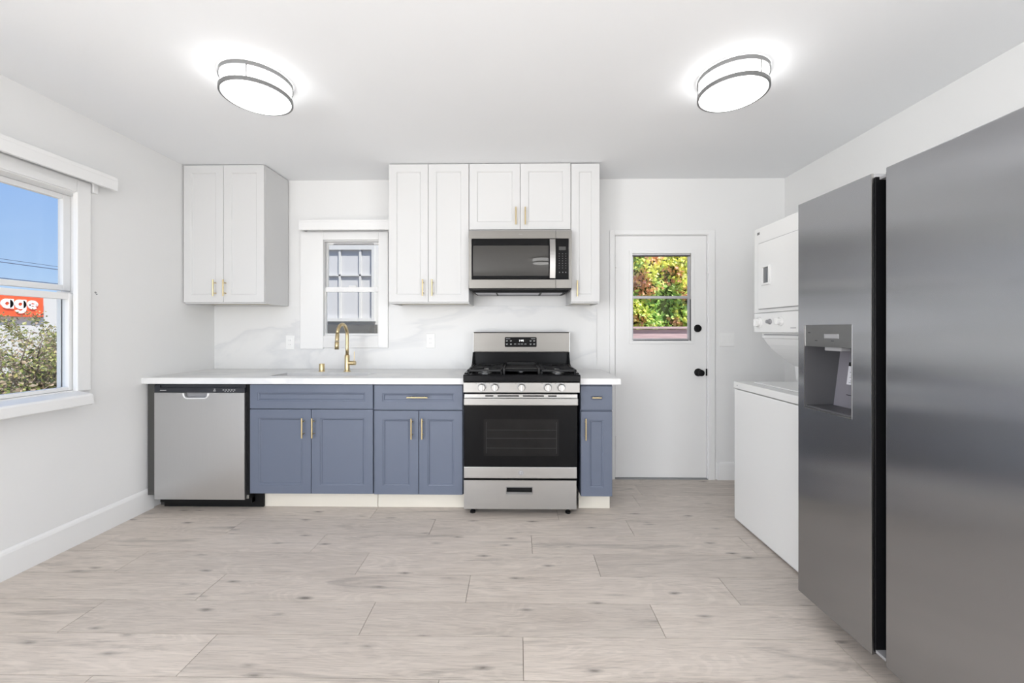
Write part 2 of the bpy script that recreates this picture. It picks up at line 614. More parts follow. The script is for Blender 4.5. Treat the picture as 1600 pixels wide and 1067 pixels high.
def base_prof(m, u0, u1, axis, wall, sgn):
    """baseboard with an eased top"""
    t = 0.014 * sgn
    poly = [(wall, 0.0), (wall + t, 0.0), (wall + t, 0.125), (wall + t * 0.75, 0.137), (wall + t * 0.35, 0.145), (wall, 0.148)]
    if axis == 'y':
        m.prism(poly, 'y', u0, u1)
    else:
        m.prism(poly, 'x', u0, u1)
    return m
struct(base_prof(MB(), YR, 2.74, 'y', XL, 1).build('baseboard_left', TRIM))
struct(base_prof(MB(), 1.66, XR, 'x', YB, -1).build('baseboard_back', TRIM))
struct(base_prof(MB(), YR, YB - 0.014, 'y', XR, -1).build('baseboard_right', TRIM))

# ---- left window
def left_window():
    t = struct(thing('window_1', (XL, 1.62, 0.89)))
    y0, y1, z0, z1 = 0.95, 2.332, 0.885, 2.05
    m = MB()
    # jamb liner in the depth of the wall
    m.box(-2.70, XL, y0, y0 + 0.02, z0, z1).box(-2.70, XL, y1 - 0.02, y1, z0, z1)
    m.box(-2.70, XL, y0 + 0.02, y1 - 0.02, z1 - 0.02, z1).box(-2.70, XL - 0.0, y0 + 0.02, y1 - 0.02, z0, z0 + 0.008)
    # outer stops
    for ya, yb in ((y0 + .02, y0 + .034), (y1 - .070, y1 - .02)):
        m.box(-2.664, -2.640, ya, yb, z0, 1.465)
    m.build('jamb', TRIM, t)
    m = MB()
    for ya, yb in ((y0 - 0.03, y0 + 0.05), (y1 - 0.073, y1)):
        m.box(XL - 0.016, XL + 0.012, ya, yb, z0 - 0.0, z1 + 0.06, 0.003)
    m.box(XL - .016, XL + 0.012, y0 + 0.05, y1 - 0.073, z1 - 0.014, z1 + 0.06, 0.003)
    m.build('casing', TRIM, t)
    # upper sash, set outside
    def sash(nm, xa, xb, ya, yb, za, zb, st, top, bot):
        m = MB()
        m.box(xa, xb, ya, ya + st, za, zb, 0.003).box(xa, xb, yb - st, yb, za, zb, 0.003)
        m.box(xa, xb, ya + st, yb - st, za, za + bot, 0.003).box(xa, xb, ya + st, yb - st, zb - top, zb, 0.003)
        s = m.build(nm, TRIM, t)
        xm = (xa + xb) / 2 - 0.004
        MB().box(xm, xm + 0.004, ya + st - 0.004, yb - st + 0.004, za + bot - 0.004, zb - top + 0.004).build('pane', GLASS, s)
        return s
    sash('upper_sash', -2.668, -2.636, y0 + .021, y1 - .021, 1.47, z1 - .021, 0.041, 0.028, 0.032)
    lo = sash('lower_sash', -2.612, -2.574, y0 + .021, y1 - .0215, 0.894, 1.452, 0.066, 0.036, 0.020)
    # dark weather strip inside the outer track
    MB().box(-2.634, -2.618, y1 - 0.072, y1 - 0.0202, 0.894, 1.44).build('track_strip', DARKSEAL, t)
    # stool: sloping board projecting into the room
    m = MB()
    m.prism([(XL - 0.022, 0.893), (XL + 0.085, 0.872), (XL + 0.094, 0.862), (XL + 0.094, 0.815), (XL + 0.086, 0.809), (XL, 0.809), (XL - 0.022, 0.83)], 'y', y0 - 0.08, y1 - 0.062)
    m.build('sill', TRIM, t)
left_window()
m = MB()
m.box(XL, XL + 0.085, 0.80, 2.42, 2.155, 2.178, .002).box(XL + 0.067, XL + 0.085, 0.80, 2.42, 2.098, 2.155)
v1 = struct(thing('trim_1', (XL, 1.6, 2.1)))
m.build('valance_board', TRIM, v1)
MB().box(XL, XL + 0.02, 2.340, 2.365, 2.06, 2.155, .002).build('bracket', TRIM, v1)
# small screw hole plug on the wall
m = MB().lathe([(0.006, 0), (0.005, 0.003), (0, 0.004)], 12, Matrix.Translation((XL, 2.367, 1.467)) @ Matrix.Rotation(PI / 2, 4, 'Y'))
m.lathe([(0.003, 0), (0.003, 0.006), (0, 0.007)], 10, Matrix.Translation((XL, 2.372, 1.457)) @ Matrix.Rotation(PI / 2, 4, 'Y'))
tag(m.build('wall_screw', GREYP), 'tiny screw sticking out of the left wall beside the window', 'screw')

# ---- back window
def back_window():
    t = struct(thing('window_2', (-1.39, YB, 1.19)))
    x0, x1, z0, z1 = -1.690, -1.130, 1.19, 2.0
    m = MB()
    m.box(x0, x0 + .012, YB, YB + .15, z0, z1).box(x1 - .012, x1, YB, YB + .15, z0, z1)
    m.box(x0 + .012, x1 - .012, YB, YB + .15, z1 - .012, z1).box(x0 + .012, x1 - .012, YB, YB + .15, z0, z0 + .012)
    m.build('jamb', TRIM, t)
    m = MB()
    m.box(-1.815, -1.621, YB - .026, YB - .0125, 1.085, 2.062, .003)
    m.box(-1.70, -1.621, YB - .0125, YB + .008, 1.19, 2.0)
    m.build('casing', TRIM, t)
    m = MB()
    m.box(-1.157, -1.078, YB - .026, YB - .0125, 1.095, 2.062, .002)
    m.box(-1.621, -1.157, YB - .026, YB - .0125, z1 - .004, 2.062, .002)
    m.box(-1.157, -1.12, YB - .0125, YB + .008, 1.19, 2.0)
    m.build('casing', TRIM, t)
    MB().box(-1.6205, -1.1575, YB - .025, YB - .0125, 1.095, z0 + .004, .002).build('apron', MARBLE, t)
    def sash(nm, ya, yb, za, zb, top, bot, st):
        m = MB()
        xa, xb = x0 + .013, x1 - .013
        sl, sr = st + .051, st + .018
        m.box(xa, xa + sl, ya, yb, za, zb, .002).box(xb - sr, xb, ya, yb, za, zb, .002)
        m.box(xa + sl, xb - sr, ya, yb, za, za + bot, .002).box(xa + sl, xb - sr, ya, yb, zb - top, zb, .002)
        s = m.build(nm, TRIM, t)
        ym = (ya + yb) / 2
        MB().box(xa + sl - .003, xb - sr + .003, ym, ym + .004, za + bot - .003, zb - top + .003).build('pane', GLASS, s)
        return s
    sash('upper_sash', YB + .044, YB + .068, 1.575, 1.988, .018, .020, .012)
    s = sash('lower_sash', YB + .012, YB + .040, 1.202, 1.605, .040, .012, .010)
    MB().box(-1.42, -1.36, YB + .008, YB + .024, 1.605, 1.617, .002).build('latch', TRIM, s)
    MB().box(-1.56, -1.22, YB + .030, YB + .0435, 1.968, 1.978, .003).build('pull_rail', GREYP, t)
back_window()
m = MB()
m.box(-1.785, -0.985, YB - .10, YB, 2.125, 2.143, .002).box(-1.785, -0.985, YB - .10, YB - .082, 2.062, 2.125, .0)
m.box(-1.785, -1.770, YB - .082, YB, 2.062, 2.125)
struct(m.build('trim_2', TRIM))

# ---- back door
def back_door():
    t = struct(thing('door_1', (1.2, YB, 0)))
    yf = YB + .006
    m = MB()
    X0, X1 = 0.82, 1.577
    wx0, wx1, wz0, wz1 = 0.957, 1.452, 1.150, 1.885
    m.box(X0, wx0, yf, yf + .044, .012, 2.028).box(wx1, X1, yf, yf + .044, .012, 2.028)
    m.box(wx0, wx1, yf, yf + .044, .012, wz0).box(wx0, wx1, yf, yf + .044, wz1, 2.028)
    slab = m.build('door_slab', TRIM, t)
    # window moulding + two light aluminium unit
    m = MB()
    for a in ((wx0 - .022, wx0 + .004, wz0 - .022, wz1 + .022), (wx1 - .004, wx1 + .022, wz0 - .022, wz1 + .022)):
        m.box(a[0], a[1], yf - .007, yf, a[2], a[3], .002)
    m.box(wx0 + .004, wx1 - .004, yf - .007, yf, wz1 - .004, wz1 + .022, .002).box(wx0 + .004, wx1 - .004, yf - .007, yf, wz0 - .022, wz0 + .004, .002)
    m.build('window_moulding', TRIM, slab)
    m = MB()
    y0, y1 = yf + .004, yf + .03
    m.box(wx0 + .001, wx0 + .013, y0, y1, wz0, wz1).box(wx1 - .022, wx1 - .010, y0, y1, wz0, wz1)
    m.box(wx0 + .013, wx1 - .022, y0, y1, wz1 - .022, wz1 - .004).box(wx0 + .013, wx1 - .022, y0, y1, wz0 + .01, wz0 + .022)
    m.box(wx0 + .002, wx1 - .010, y0 - .004, y1 - .006, 1.505, 1.527, .002)
    m.build('window_frame', ALU, slab)
    m = MB()
    m.box(wx1 - .010, wx1 - .001, yf + .006, yf + .03, wz0, 1.50).box(wx0 + .001, wx1 - .001, yf + .006, yf + .03, wz0, wz0 + .010)
    m.box(wx0 + .004, wx1 - .008, yf + .002, yf + .02, wz1 - .028, wz1 - .018)
    m.build('window_seal', DARKSEAL, slab)
    MB().box(wx0 + .010, wx1 - .018, yf + .02, yf + .024, wz0 + .018, wz1 - .018).build('pane', GLASS, slab)
    # frame and casing
    m = MB()
    m.box(0.8055, 0.8165, YB, YB + .15, 0, 2.04).box(1.581, 1.5915, YB, YB + .15, 0, 2.04).box(0.8165, 1.581, YB, YB + .15, 2.031, 2.04)
    m.build('door_frame', TRIM, t)
    m = MB()
    m.box(0.770, 0.811, YB - .012, YB, 0, 2.072, .002).box(1.586, 1.640, YB - .012, YB, 0, 2.072, .002).box(0.811, 1.586, YB - .012, YB, 2.036, 2.072, .002)
    m.build('door_casing', TRIM, t)
    MB().box(0.8165, 1.581, YB - .01, YB + .15, 0.0, .008, .002).build('threshold', GREYP, t)
    for z in (0.25, 1.76):
        m = MB().cyl((0.822, YB - .002, z), (0.822, YB - .002, z + .105), .006, 10)
        m.box(0.8165, 0.835, YB + .001, YB + .0065, z, z + .105)
        m.build('hinge', TRIM, t)
    RX = Matrix.Rotation(PI / 2, 4, 'X')
    m = MB().lathe([(0.031, 0), (0.032, .006), (0.028, .016), (0.024, .02), (0.012, .022), (0, .022)], 28, Matrix.Translation((1.502, yf, 1.256)) @ RX)
    m.box(1.4985, 1.5055, yf - .028, yf - .02, 1.246, 1.266, .001)
    m.build('deadbolt', BLACKM, t)
    m = MB().lathe([(0.033, 0), (0.033, .005), (0.028, .009), (0.012, .012), (0.011, .030), (0.020, .038), (0.027, .050), (0.026, .062), (0.016, .068), (0, .069)], 28, Matrix.Translation((1.508, yf, .890)) @ RX)
    m.build('door_knob', BLACKM, t)
    MB().box(1.571, 1.584, yf - .006, yf + .01, .862, .920, .002).build('strike_plate', BLACKM, t)
    MB().box(1.576, 1.588, YB - .014, YB - .002, 1.71, 1.775, .002).build('door_chain_plate', TRIM, t)
back_door()

# ------------------------------------------------------------------ handles
def bar_handle(parent, x, z, yf, length, vertical=True, r=0.0055, lab=None):
    """bar pull standing off a front at y=yf, centred at x,z"""
    m = MB()
    h = length / 2
    y = yf - 0.030
    if vertical:
        m.cyl((x, y, z - h), (x, y, z + h), r, 14)
        for s in (-1, 1):
            m.cyl((x, yf, z + s * h * 0.62), (x, y, z + s * h * 0.62), r * 0.75, 10)
    else:
        m.cyl((x - h, y, z), (x + h, y, z), r, 14)
        for s in (-1, 1):
            m.cyl((x + s * h * 0.62, yf, z), (x + s * h * 0.62, y, z), r * 0.75, 10)
    o = m.build('handle', BRASS, parent)
    o['label'] = 'brass bar handle'
    return o

# ------------------------------------------------------------------ upper cabinets
YU = 2.99
UR = [(0.0, .0015), (.0015, 0.0), (.057, 0.0), (.060, .0025), (.063, .007), (.0645, .0085)]
def upper(name, x0, x1, z0, z1, splits, handles, label):
    t = thing(name, ((x0 + x1) / 2, YB, z0), label, 'cabinet')
    m = MB()
    yb = YB - .0005 if z0 > 1.9 else YB - .0125
    m.box(x0, x0 + .016, YU + .0205, yb, z0, z1).box(x1 - .016, x1, YU + .0205, yb, z0, z1)
    m.box(x0 + .016, x1 - .016, YU + .0205, yb, z1 - .016, z1).box(x0 + .016, x1 - .016, YU + .0205, YU + .039, z0, z0 + .035)
    m.box(x0 + .016, x1 - .016, yb - .012, yb, z0 + .002, z1 - .016)
    m.build('body', CABW, t)
    MB().box(x0 + .016, x1 - .016, YU + .039, yb - .012, z0 + .012, z0 + .026).build('bottom_panel', UNDER, t)
    ed = [x0] + splits + [x1]
    for i, (a, b) in enumerate(zip(ed, ed[1:])):
        w_ = b - a
        rings = [(i_ if i_ < .01 else i_ - .057 + min(.057, w_ * .27), d) for i_, d in UR]
        d = MB().panel(a + .0015, b - .0015, z0 + .010, z1 - .001, YU, .019, rings).build('door', CABW, t)
        for hx, hz, ln in handles:
            if a < hx < b:
                bar_handle(d, hx, hz, YU, ln)
    return t
upper('wall_cabinet', -2.542, -1.922, 1.443, 2.497, [-2.235], [(-2.292, 1.560, .125), (-2.215, 1.560, .125)],
      'tall white double door wall cabinet in the left corner, brass handles')
upper('wall_cabinet', -0.973, -0.3635, 1.443, 2.497, [-0.672], [(-0.708, 1.560, .125), (-0.638, 1.560, .125)],
      'tall white double door wall cabinet between the back window and the microwave')
upper('wall_cabinet', -0.362, 0.404, 1.990, 2.497, [0.024], [(-0.009, 2.095, .130), (0.061, 2.095, .130)],
      'short wide white double door cabinet right above the microwave')
upper('wall_cabinet', 0.4055, 0.621, 1.443, 2.494, [], [(0.449, 1.552, .118)],
      'narrow single door white wall cabinet right of the microwave')

# ------------------------------------------------------------------ base cabinets
YF = 2.69
BR = [(0.0, .0015), (.0015, 0.0), (.047, 0.0), (.049, .003), (.056, .0045), (.061, .0105), (.064, .011)]
def front(name, parent, x0, x1, z0, z1, rail, m=CABB):
    k_ = rail / .047
    rings = [(i, d) if i < .01 else (i - .047 + rail, d) for i, d in BR]
    return MB().panel(x0, x1, z0, z1, YF, .019, rings).build(name, m, parent)
def base(name, x0, x1, label, split, dr, doorz, sink=False):
    t = thing(name, ((x0 + x1) / 2, YB, 0), label, 'cabinet')
    m = MB()
    yb = YB - .002
    top = .876
    m.box(x0, x0 + .016, YF + .0195, yb, .118, top).box(x1 - .016, x1, YF + .0195, yb, .118, top)
    m.box(x0 + .016, x1 - .016, YF + .0195, yb, .118, .134)
    m.box(x0 + .016, x1 - .016, YF + .0195, YF + .036, .134, .150).box(x0 + .016, x1 - .016, YF + .0195, YF + .036, .68, .72)
    m.box(x0 + .016, x1 - .016, YF + .0195, YF + .036, .858, top).box(x0 + .016, x1 - .016, yb - .008, yb, .134, top)
    m.build('body', CABB, t)
    MB().box(x0 + .0161, x1 - .0161, YF + .0365, YF + .040, .1345, .8755).build('face_backing', BLUEDK, t)
    MB().box(x0, x1, YF + .085, YF + .10, 0.0, .118).build('toe_kick', CREAM, t)
    return t
G = .0022
t = base('base_cabinet', -1.829, -0.979, 'slate blue sink base cabinet with false drawer front and two doors, right of the dishwasher', -1.406, None, None)
d = front('false_drawer_front', t, -1.827, -0.983, .704, .868, .052)
d = front('door', t, -1.827, -1.407, .124, .699, .058)
bar_handle(d, -1.454, .578, YF, .135)
d = front('door', t, -1.403, -0.983, .124, .699, .058)
bar_handle(d, -1.385, .578, YF, .135)
t = base('base_cabinet', -0.975, -0.3655, 'slate blue base cabinet with one wide drawer and two doors, left of the range', -0.67, None, None)
d = front('drawer', t, -0.973, -0.371, .699, .866, .055)
bar_handle(d, -0.673, .786, YF, .140, False)
d = front('door', t, -0.973, -0.671, .122, .692, .058)
bar_handle(d, -0.713, .575, YF, .140)
d = front('door', t, -0.667, -0.371, .122, .692, .058)
bar_handle(d, -0.641, .575, YF, .140)
t = base('base_cabinet', 0.429, 0.645, 'narrow slate blue base cabinet with a small drawer, right of the range', None, None, None)
d = front('drawer', t, 0.431, 0.643, .702, .862, .068)
bar_handle(d, 0.534, .787, YF, .062, False)
d = front('door', t, 0.431, 0.643, .116, .690, .058)
bar_handle(d, 0.461, .575, YF, .145)

# ------------------------------------------------------------------ worktops, backsplash, sink
m = MB()
YCF, YCB = 2.660, YB - .0005
sx0, sx1, sy0, sy1 = -1.755, -1.065, 2.79, 3.005
z0, z1 = .8765, .9165
m.box(XL, sx0, YCF, YCB, z0, z1).box(sx1, -0.3605, YCF, YCB, z0, z1)
m.box(sx0, sx1, YCF, sy0, z0, z1).box(sx0, sx1, sy1, YCB, z0, z1)
tag(m.build('worktop', MARBLE), 'long white marble worktop from the left wall to the range, sink cut in', 'countertop')
m = MB().box(0.4225, 0.694, YCF, YCB, z0, z1, .002)
tag(m.build('worktop', MARBLE), 'short white marble worktop overhanging the narrow cabinet right of the range', 'countertop')
m = MB()
m.box(sx0 - .012, sx0, sy0 - .012, sy1 + .012, .70, .876).box(sx1, sx1 + .012, sy0 - .012, sy1 + .012, .70, .876)
m.box(sx0, sx1, sy0 - .012, sy0, .70, .876).box(sx0, sx1, sy1, sy1 + .012, .70, .876).box(sx0, sx1, sy0, sy1, .70, .712)
t = thing('kitchen_sink', (-1.41, 2.9, .70), 'undermount steel sink set in the worktop below the back window', 'sink')
m.build('basin', STEEL, t)
MB().lathe([(0.045, 0), (0.045, .003), (0.03, .001), (0, .001)], 24, Matrix.Translation((-1.41, 2.9, .712))).build('drain', CHROME, t)
m = MB()
yb0 = YB - .0125
m.box(XL + .0005, -1.815, yb0, YB - .0005, .917, 1.4425).box(-1.815, -1.078, yb0, YB - .0005, .917, 1.094)
m.box(-1.078, 0.66, yb0, YB - .0005, .917, 1.4425)
tag(m.build('backsplash', MARBLE), 'white marble slab backsplash with faint grey veins above the worktop', 'backsplash')

# faucet
t = thing('kitchen_faucet', (-1.335, 3.10, .9165), 'brushed brass gooseneck faucet with side lever behind the sink', 'faucet')
fx, fy = -1.335, 3.10
m = MB().lathe([(0.026, 0), (0.026, .006), (0.019, .009), (0.019, .125), (0.016, .130), (0, .130)], 24, Matrix.Translation((fx, fy, .9165)))
m.build('base', BRASS, t)
pts = [(fx, fy, 1.04), (fx, fy, 1.10), (fx, fy, 1.16), (fx, fy, 1.20)]
for i in range(1, 15):
    a = PI * i / 14 * 0.94
    pts.append((fx, fy - .085 + .085 * math.cos(a), 1.20 + .085 * math.sin(a)))
lx = pts[-1]
MB().tube(pts, .0125, 16).build('neck', BRASS, t)
MB().tube([lx, (fx, lx[1] - .006, lx[2] - .05), (fx, lx[1] - .0065, lx[2] - .055)], [.0130, .0145, .0145], 16).tube(
    [(fx, lx[1] - .0065, lx[2] - .058), (fx, lx[1] - .012, lx[2] - .118)], .0150, 16).build('spray_head', BRASS, t)
m = MB().cyl((fx, fy, .983), (fx + .058, fy, .983), .0165, 20)
m.cyl((fx + .060, fy, .983), (fx + .066, fy, .983), .0165, 20)
m.tube([(fx + .054, fy, .99), (fx + .056, fy, 1.03), (fx + .056, fy, 1.073)], .0032, 8)
m.build('lever', BRASS, t)
m = MB().lathe([(0.024, 0), (0.024, .004), (0.0205, .006), (0.0205, .058), (0.018, .062), (0, .062)], 24, Matrix.Translation((-1.535, 3.10, .9165)))
tag(m.build('air_gap_cap', BRASS), 'short brass cylinder cap on the worktop left of the faucet', 'faucet cap')

# outlets and switch
def plate(name, x, z, y, label, cat, w_=.072, h=.118, duplex=True):
    t = thing(name, (x, y, z), label, cat)
    MB().box(x - w_ / 2, x + w_ / 2, y - .006, y, z - h / 2, z + h / 2, .003).build('cover_plate', WPLAST2, t)
    if duplex:
        m = MB().box(x - .017, x + .017, y - .0085, y - .0055, z - .034, z + .034, .001)
        o = m.build('receptacle', WPLAST2, t)
        m = MB()
        for s in (-1, 1):
            for q in (-1, 1):
                m.box(x + q * .006 - .001, x + q * .006 + .001, y - .0092, y - .0084, z + s * .018 - .004, z + s * .018 + .004)
        m.build_each('socket_slot', GREYP, o)
    else:
        for q in (-1, 1):
            MB().box(x + q * .032 - .015, x + q * .032 + .015, y - .009, y - .0055, z - .030, z + .030, .002).build('rocker', WPLAST2, t)
plate('wall_outlet', -0.722, 1.152, YB - .012, 'white duplex outlet on the backsplash between window and range', 'outlet')
plate('wall_outlet', -1.905, 1.138, YB - .012, 'white outlet on the backsplash just left of the window casing', 'outlet')
plate('light_switch', 1.742, 1.165, YB, 'white double light switch plate right of the back door', 'switch', .125, .118, False)

# ------------------------------------------------------------------ dishwasher
m = MB().box(-2.533, -2.4835, YF, YB - .013, .11, .876).box(-2.533, -2.4835, YF + .1, YB - .013, 0, .11)
tag(m.build('filler_panel', DGREY), 'dark grey side panel between the left wall and the dishwasher', 'panel')
t = thing('dishwasher', (-2.16, YB, 0), 'stainless steel dishwasher with black control strip under the worktop', 'dishwasher')
MB().box(-2.478, -1.834, YF + .035, YB - .03, .045, .870).build('tub_body', BLACKM, t)
m = MB()
# door skin with pocket handle cut out of its top edge
hx0, hx1, hz = -2.275, -2.105, .775
poly = [(-2.477, .085), (-1.856, .085), (-1.856, .8125), (hx1, .8125)]
for i in range(9):
    a = PI / 2 * i / 8
    poly.append((hx1 - .028 + .028 * math.cos(a), hz + .028 - .028 * math.sin(a)))
for i in range(9):
    a = PI / 2 * i / 8
    poly.append((hx0 + .028 - .028 * math.sin(a), hz + .028 - .028 * math.cos(a)))
poly += [(hx0, .8125), (-2.477, .8125)]
m.prism(poly, 'y', YF - .012, YF + .030, .0)
dd = m.build('door', STEELW, t)
m = MB()
pp = []
for i in range(17):
    s = i / 16
    a = PI * s
    if s < .5:
        a = PI / 2 * (s * 2)
        pp.append((hx1 - .028 + .028 * math.cos(a) + 0.0, YF - .013, hz + .028 - .028 * math.sin(a)))
    else:
        a = PI / 2 * ((s - .5) * 2)
        pp.append((hx0 + .028 - .028 * math.sin(a), YF - .013, hz + .028 - .028 * math.cos(a)))
pp = [(hx1, YF - .013, .812)] + pp + [(hx0, YF - .013, .812)]
m.tube(pp, .006, 8)
m.build('handle_rim', LIGHTM, dd)
m = MB().box(hx0 - .005, hx1 + .005, YF + .014, YF + .0295, hz - .01, .812)
m.build('handle_pocket', GREYP, dd)
m = MB().box(-2.477, -1.856, YF - .012, YF + .030, .8135, .848, .002).box(-2.477, -1.856, YF + .0, YF + .030, .848, .869)
m.box(-2.477, -2.440, YF - .012, YF + .010, .847, .862, .001)
cp = m.build('control_strip', DWPANEL, t)
m = MB()
m.box(-2.437, -2.395, YF - .0128, YF - .0118, .828, .832)
m.box(-2.070, -2.054, YF - .0128, YF - .0118, .824, .829).box(-2.066, -2.056, YF - .0128, YF - .0118, .836, .840)
for i in range(5):
    m.box(-2.006 + i * .019, -1.995 + i * .019, YF - .0128, YF - .0118, .831, .835)
for i in range(4):
    m.box(-1.992 + i * .019, -1.986 + i * .019, YF - .0128, YF - .0118, .822, .8245)
m.build_each('printed_mark', INK, cp)
m = MB().box(-2.478, -1.775, YF + .066, YF + .08, .004, .110).box(-2.478, -1.834, YF + .0345, YF + .066, .045, .080)
m.build('toe_panel', BLACKM, t)
MB().box(-1.8550, -1.8305, YF + .008, YF + .0345, .088, .870).build('side_gap_strip', BLACKM, t)  # black strip stands in for the dark gap beside the door
MB().box(-1.850, -1.836, YF + .0, YF + .008, .088, .112, .001).build('hinge_tab', STEEL, t)
for x in (-2.44, -1.90):
    MB().cyl((x, YF + .12, 0), (x, YF + .12, .045), .015, 10).build('leg', BLACKM, t)

# ------------------------------------------------------------------ range
def gas_range():
    X0, X1 = -.352, .405
    xc = (X0 + X1) / 2
    t = thing('gas_range', (xc, 3.0, 0), 'freestanding stainless gas range with black cooktop between the blue cabinets', 'range')
    MB().box(X0 + .004, X1 - .006, 2.685, 3.285, .045, .905).build('body', BLACKM, t)
    yd = 2.635
    # bottom drawer with recessed pull
    dx0, dx1 = X0 - .002, X1 - .012
    m = MB()
    hx0, hx1, h0, h1 = -.070, .100, .155, .196
    m.box(dx0, hx0, yd, yd + .045, .052, .243).box(hx1, dx1, yd, yd + .045, .052, .243)
    m.box(hx0, hx1, yd, yd + .045, .052, h0).box(hx0, hx1, yd, yd + .045, h1, .243)
    dr = m.build('drawer', STEEL, t)
    MB().box(hx0, hx1, yd + .03, yd + .0445, h0, h1).build('pull_recess', BLACKM, dr)
    m = MB().box(hx0 - .004, hx1 + .004, yd - .002, yd, h0 - .004, h0).box(hx0 - .004, hx0, yd - .002, yd, h0, h1 + .004)
    m.box(hx1, hx1 + .004, yd - .002, yd, h0, h1 + .004).box(hx0, hx1, yd - .002, yd, h1, h1 + .004)
    m.prism([(yd + .002, h0), (yd + .03, h0), (yd + .03, h0 + .003), (yd + .002, h0 + .009)], 'x', hx0 + .001, hx1 - .001)
    m.build('pull_rim', NICK, dr)
    # oven door
    z0, z1 = .256, .815
    m = MB().box(dx0, dx1 + .004, yd, yd + .045, z0, .331, .003)
    m.box(X0, X1 - .004, yd, yd + .045, .742, z1, .003)
    m.box(X0 + .01, X1 - .02, yd + .040, yd + .0449, .30, .75)
    dpart = m.build('oven_door', STEEL, t)
    MB().box(dx0 + .001, X1 - .006, yd + .003, yd + .0395, .3315, .7415, .001).build('door_glass', BGLASS, dpart)
    MB().prism(roundrect(-.222, .276, .405, .648, .008), 'y', yd + .0020, yd + .0032).build('oven_window', OVGLASS, dpart)
    m = MB()
    for z in (.455, .520, .575):
        m.box(-.205, .262, yd + .0014, yd + .0021, z, z + .0025)
    for x in (-.205, .260):
        m.box(x, x + .003, yd + .0014, yd + .0021, .42, .63)
    m.build_each('oven_rack_bar', RACK, dpart)
    m = MB()
    for a, b in ((-.212, -.158), (-.130, .012), (.038, .178), (.206, .262)):
        m.box(a, b, yd - .0012, yd + .002, .7990, .8080)
    m.build_each('vent_slot', BLACKM, dpart)
    m = MB().box(X0 + .001, X1 - .004, yd - .030, yd - .014, .745, .790, .005)
    for a in (X0 + .006, X1 - .034):
        m.box(a, a + .024, yd - .016, yd + .001, .752, .786, .002)
    m.build('handle', STEELR, dpart)
    Ry = Matrix.Rotation(PI / 2, 4, 'X')
    m = MB().lathe([(0.0165, 0), (0.0165, .0022), (0.0145, .0026), (0.0143, .0012), (0, .0012)], 28, Matrix.Translation((.026, yd, .294)) @ Ry)
    m.build('round_emblem', GREYP, dpart)
    m = MB()
    for q in range(2):
        c0 = (.0215 + q * .009)
        m.tube([(c0 + .004 * math.cos(a), yd - .0022, .294 + .007 * math.sin(a)) for a in [i * PI / 5 for i in range(10)]], .0009, 6)
    m.build_each('emblem_loop', CHROME, dpart)
    # control panel
    m = MB().prism([(2.601, .832), (2.601, .895), (2.608, .902), (2.690, .902), (2.690, .832)], 'x', X0, X1 + .004)
    cp = m.build('control_panel', STEELR, t)
    for x in (-.231, -.145, .0285, .200, .289):
        MX = Matrix.Translation((x, 2.602, .866)) @ Ry
        MB().lathe([(0.0300, -.0005), (0.0300, .0012), (0, .0012)], 28, MX).build('knob_ring', NICK, cp)
        k_ = MB().lathe([(0.0255, 0), (0.0255, .003), (0.0225, .005), (0.0225, .028), (0.0205, .032), (0, .032)], 28, MX).build('knob', STEEL, t)
        MB().box(x - .004, x + .004, 2.558, 2.572, .846, .886, .002).build('knob_grip', LIGHTM, k_)
    m = MB()
    for x in (-.231, -.145, .0285, .200, .289):
        m.box(x - .040, x - .034, 2.6005, 2.6025, .888, .890)
        m.box(x + .020, x + .026, 2.6005, 2.6025, .892, .894)
    m.build_each('printed_mark', BLACKM, cp)
    # cooktop
    c0, c1 = X0 - .001, X1 + .008
    m = MB()
    m.prism([(2.592, .906), (2.592, .940), (2.600, .948), (2.62, .948), (2.64, .940), (3.19, .940), (3.19, .906)], 'x', c0, c1, .0)
    ct = m.build('cooktop', BLACKG, t)
    # side wings that sweep up to the backguard
    for xa, xb in ((c0, c0 + .016), (c1 - .016, c1)):
        m = MB()
        m.prism([(2.63, .940), (2.66, .954), (2.90, .960), (3.05, .966), (3.10, .985), (3.135, 1.03), (3.15, 1.066), (3.19, 1.066), (3.19, .940)], 'x', xa, xb)
        m.build('side_wing', BLACKG, ct)
    # backguard: black riser + stainless console
    m = MB().prism([(3.155, .940), (3.160, 1.064), (3.285, 1.064), (3.285, .940)], 'x', X0 + .012, X1 + .002)
    bgd = m.build('backguard', BLACKG, t)
    m = MB().prism([(3.152, 1.066), (3.150, 1.072), (3.150, 1.218), (3.158, 1.226), (3.285, 1.226), (3.285, 1.066)], 'x', X0 + .008, X1 + .006)
    con = m.build('console', STEELM, bgd)
    m = MB().box(X0 + .001, X0 + .0078, 3.146, 3.285, 1.066, 1.224, .002).box(X1 + .0062, X1 + .013, 3.146, 3.285, 1.066, 1.224, .002)
    m.build_each('console_end_cap', WPLAST2, bgd)
    yd2 = 3.149
    sh = 0.0
    Mt = Matrix.Translation((0, 3.152, 1.146)) @ Matrix.Rotation(-sh, 4, 'X') @ Matrix.Translation((0, -3.152, -1.146))
    m = MB()
    b = bmesh.new()
    P = roundrect(-.098, .155, 1.108, 1.186, .008)
    m.prism(P, 'y', 3.149, 3.1495)
    bmesh.ops.transform(m.bm, matrix=Mt, verts=m.bm.verts)
    disp = m.build('display', BGLASS, bgd)
    m = MB()
    rnd = random.Random(2)
    for gx in (-.088, -.056, .100, .128):
        for gz in (1.130, 1.155):
            m.box(gx, gx + .014, 3.1480, 3.1489, gz, gz + .003)
            m.box(gx + .002, gx + .011, 3.1480, 3.1489, gz - .005, gz - .004)
    for gx in (-.024, .006, .030, .058):
        m.box(gx, gx + .016, 3.1480, 3.1489, 1.130, 1.1325)
